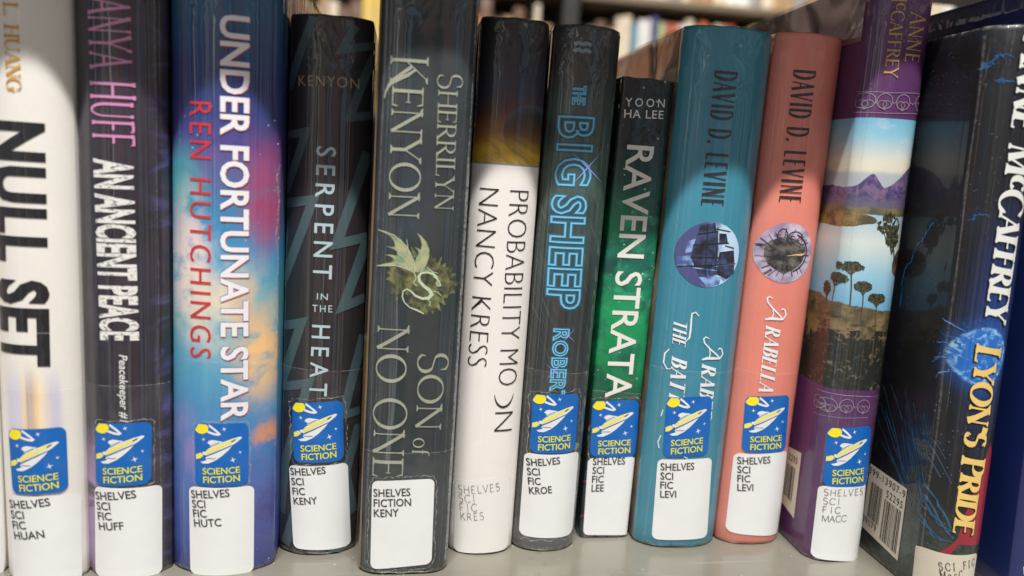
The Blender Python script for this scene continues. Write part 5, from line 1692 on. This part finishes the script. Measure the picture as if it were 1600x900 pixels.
def far_book(x, z, w, h, d, colname, col, label):
    """A small closed book: case with rounded spine, and its pages."""
    root = bpy.data.objects.new('distant_book', None)
    C.objects.link(root)
    root.location = (x, FY + 0.03, z)
    tag(root, label, 'book', 'blurred books on the far bookcase')
    m = material('far_cover_' + colname.replace(' ', '_'), paint=lambda g, u, v: g.mix(g.smooth(g.noise(g.vec(g.m('MULTIPLY', u, 0.3), v, 0), 40.0, 3.0), 0.5, 0.6), R_(*col), R_(*[min(255, int(c * 0.7 + 50)) for c in col])), rough=0.5, coat=0.3)
    for part, inset, mt in (('cover', 0.0, m), ('page_block', 0.002, MATS['paper'])):
        me = bpy.data.meshes.new(part)
        bm = bmesh.new()
        uvl = bm.loops.layers.uv.new('metres')
        hw = w / 2 - inset
        pr = [(-hw, d - inset)] + [(-hw * math.cos(math.pi * k / 8), -0.004 * math.sin(math.pi * k / 8) + inset) for k in range(9)] + [(hw, d - inset)]
        z0, z1 = (0, h) if part == 'cover' else (0.002, h - 0.003)
        a = [bm.verts.new((p, q, z0)) for p, q in pr]
        b = [bm.verts.new((p, q, z1)) for p, q in pr]
        n = len(pr)
        for i in range(n - 1 if part == 'cover' else n):
            k = (i + 1) % n
            bm.faces.new((a[i], a[k], b[k], b[i]))
        if part != 'cover':
            bm.faces.new(b)
            bm.faces.new(a[::-1])
        for f in bm.faces:
            for lp in f.loops:
                lp[uvl].uv = (lp.vert.co.x + lp.vert.co.y + x, lp.vert.co.z + x * 3)
        bm.to_mesh(me)
        bm.free()
        o = obj(part, me, root, mt)
        if part == 'cover':
            s_ = o.modifiers.new('thickness', 'SOLIDIFY')
            s_.thickness = 0.0018
            s_.offset = -1


rnd = random.Random(3)
# row under the far shelf board
x = fx0 - 0.05
low_z = bz - 0.28
tops = bz - 0.012
(gap0, _), (gap1, _) = (0.43741, 0.47836), (0.83236, 0.50918)
gapcols = ['cream', 'cream', 'teal', 'white', 'white', 'navy', 'pale green', 'red', 'orange', 'white', 'cream', 'tan', 'orange', 'red', 'cream', 'tan', 'red', 'cream']
gi = 0
CD = dict(COLS)
seen = {}
while x < fx1 + 0.05:
    if gap0 <= x <= gap1 and gi < len(gapcols):
        cn = gapcols[gi]
        gi += 1
        w = rnd.uniform(0.014, 0.021)
        h = tops - low_z - rnd.uniform(0.008, 0.03)
    else:
        cn = rnd.choice(['tan', 'tan', 'yellow', 'brown', 'cream', 'tan', 'brown', 'orange'])
        w = rnd.uniform(0.014, 0.03)
        h = tops - low_z - rnd.uniform(0.0, 0.05)
    if not (ux - 0.045 < x + w / 2 < ux + 0.02 + w / 2):
        side = 'right of the dark upright' if x > ux else 'left of the dark upright'
        far_book(x + w / 2, low_z, w - 0.0006, h, 0.15, cn, CD[cn], 'blurred %s book under the far shelf board, %s' % (cn, side))
    x += w
# bottoms of the row above it
x = fx0
while x < fx1:
    cn = rnd.choice(['cream', 'white', 'cream', 'tan', 'tan', 'grey'])
    w = rnd.uniform(0.02, 0.035)
    if not (ux - 0.045 < x + w / 2 < ux + 0.045):
        side = 'right of the dark upright' if x > ux else 'left of the dark upright'
        far_book(x + w / 2, bz2 + 0.0005, w - 0.001, rnd.uniform(0.19, 0.24), 0.15, cn, CD[cn], 'blurred %s book standing on the far shelf board, %s' % (cn, side))
    x += w
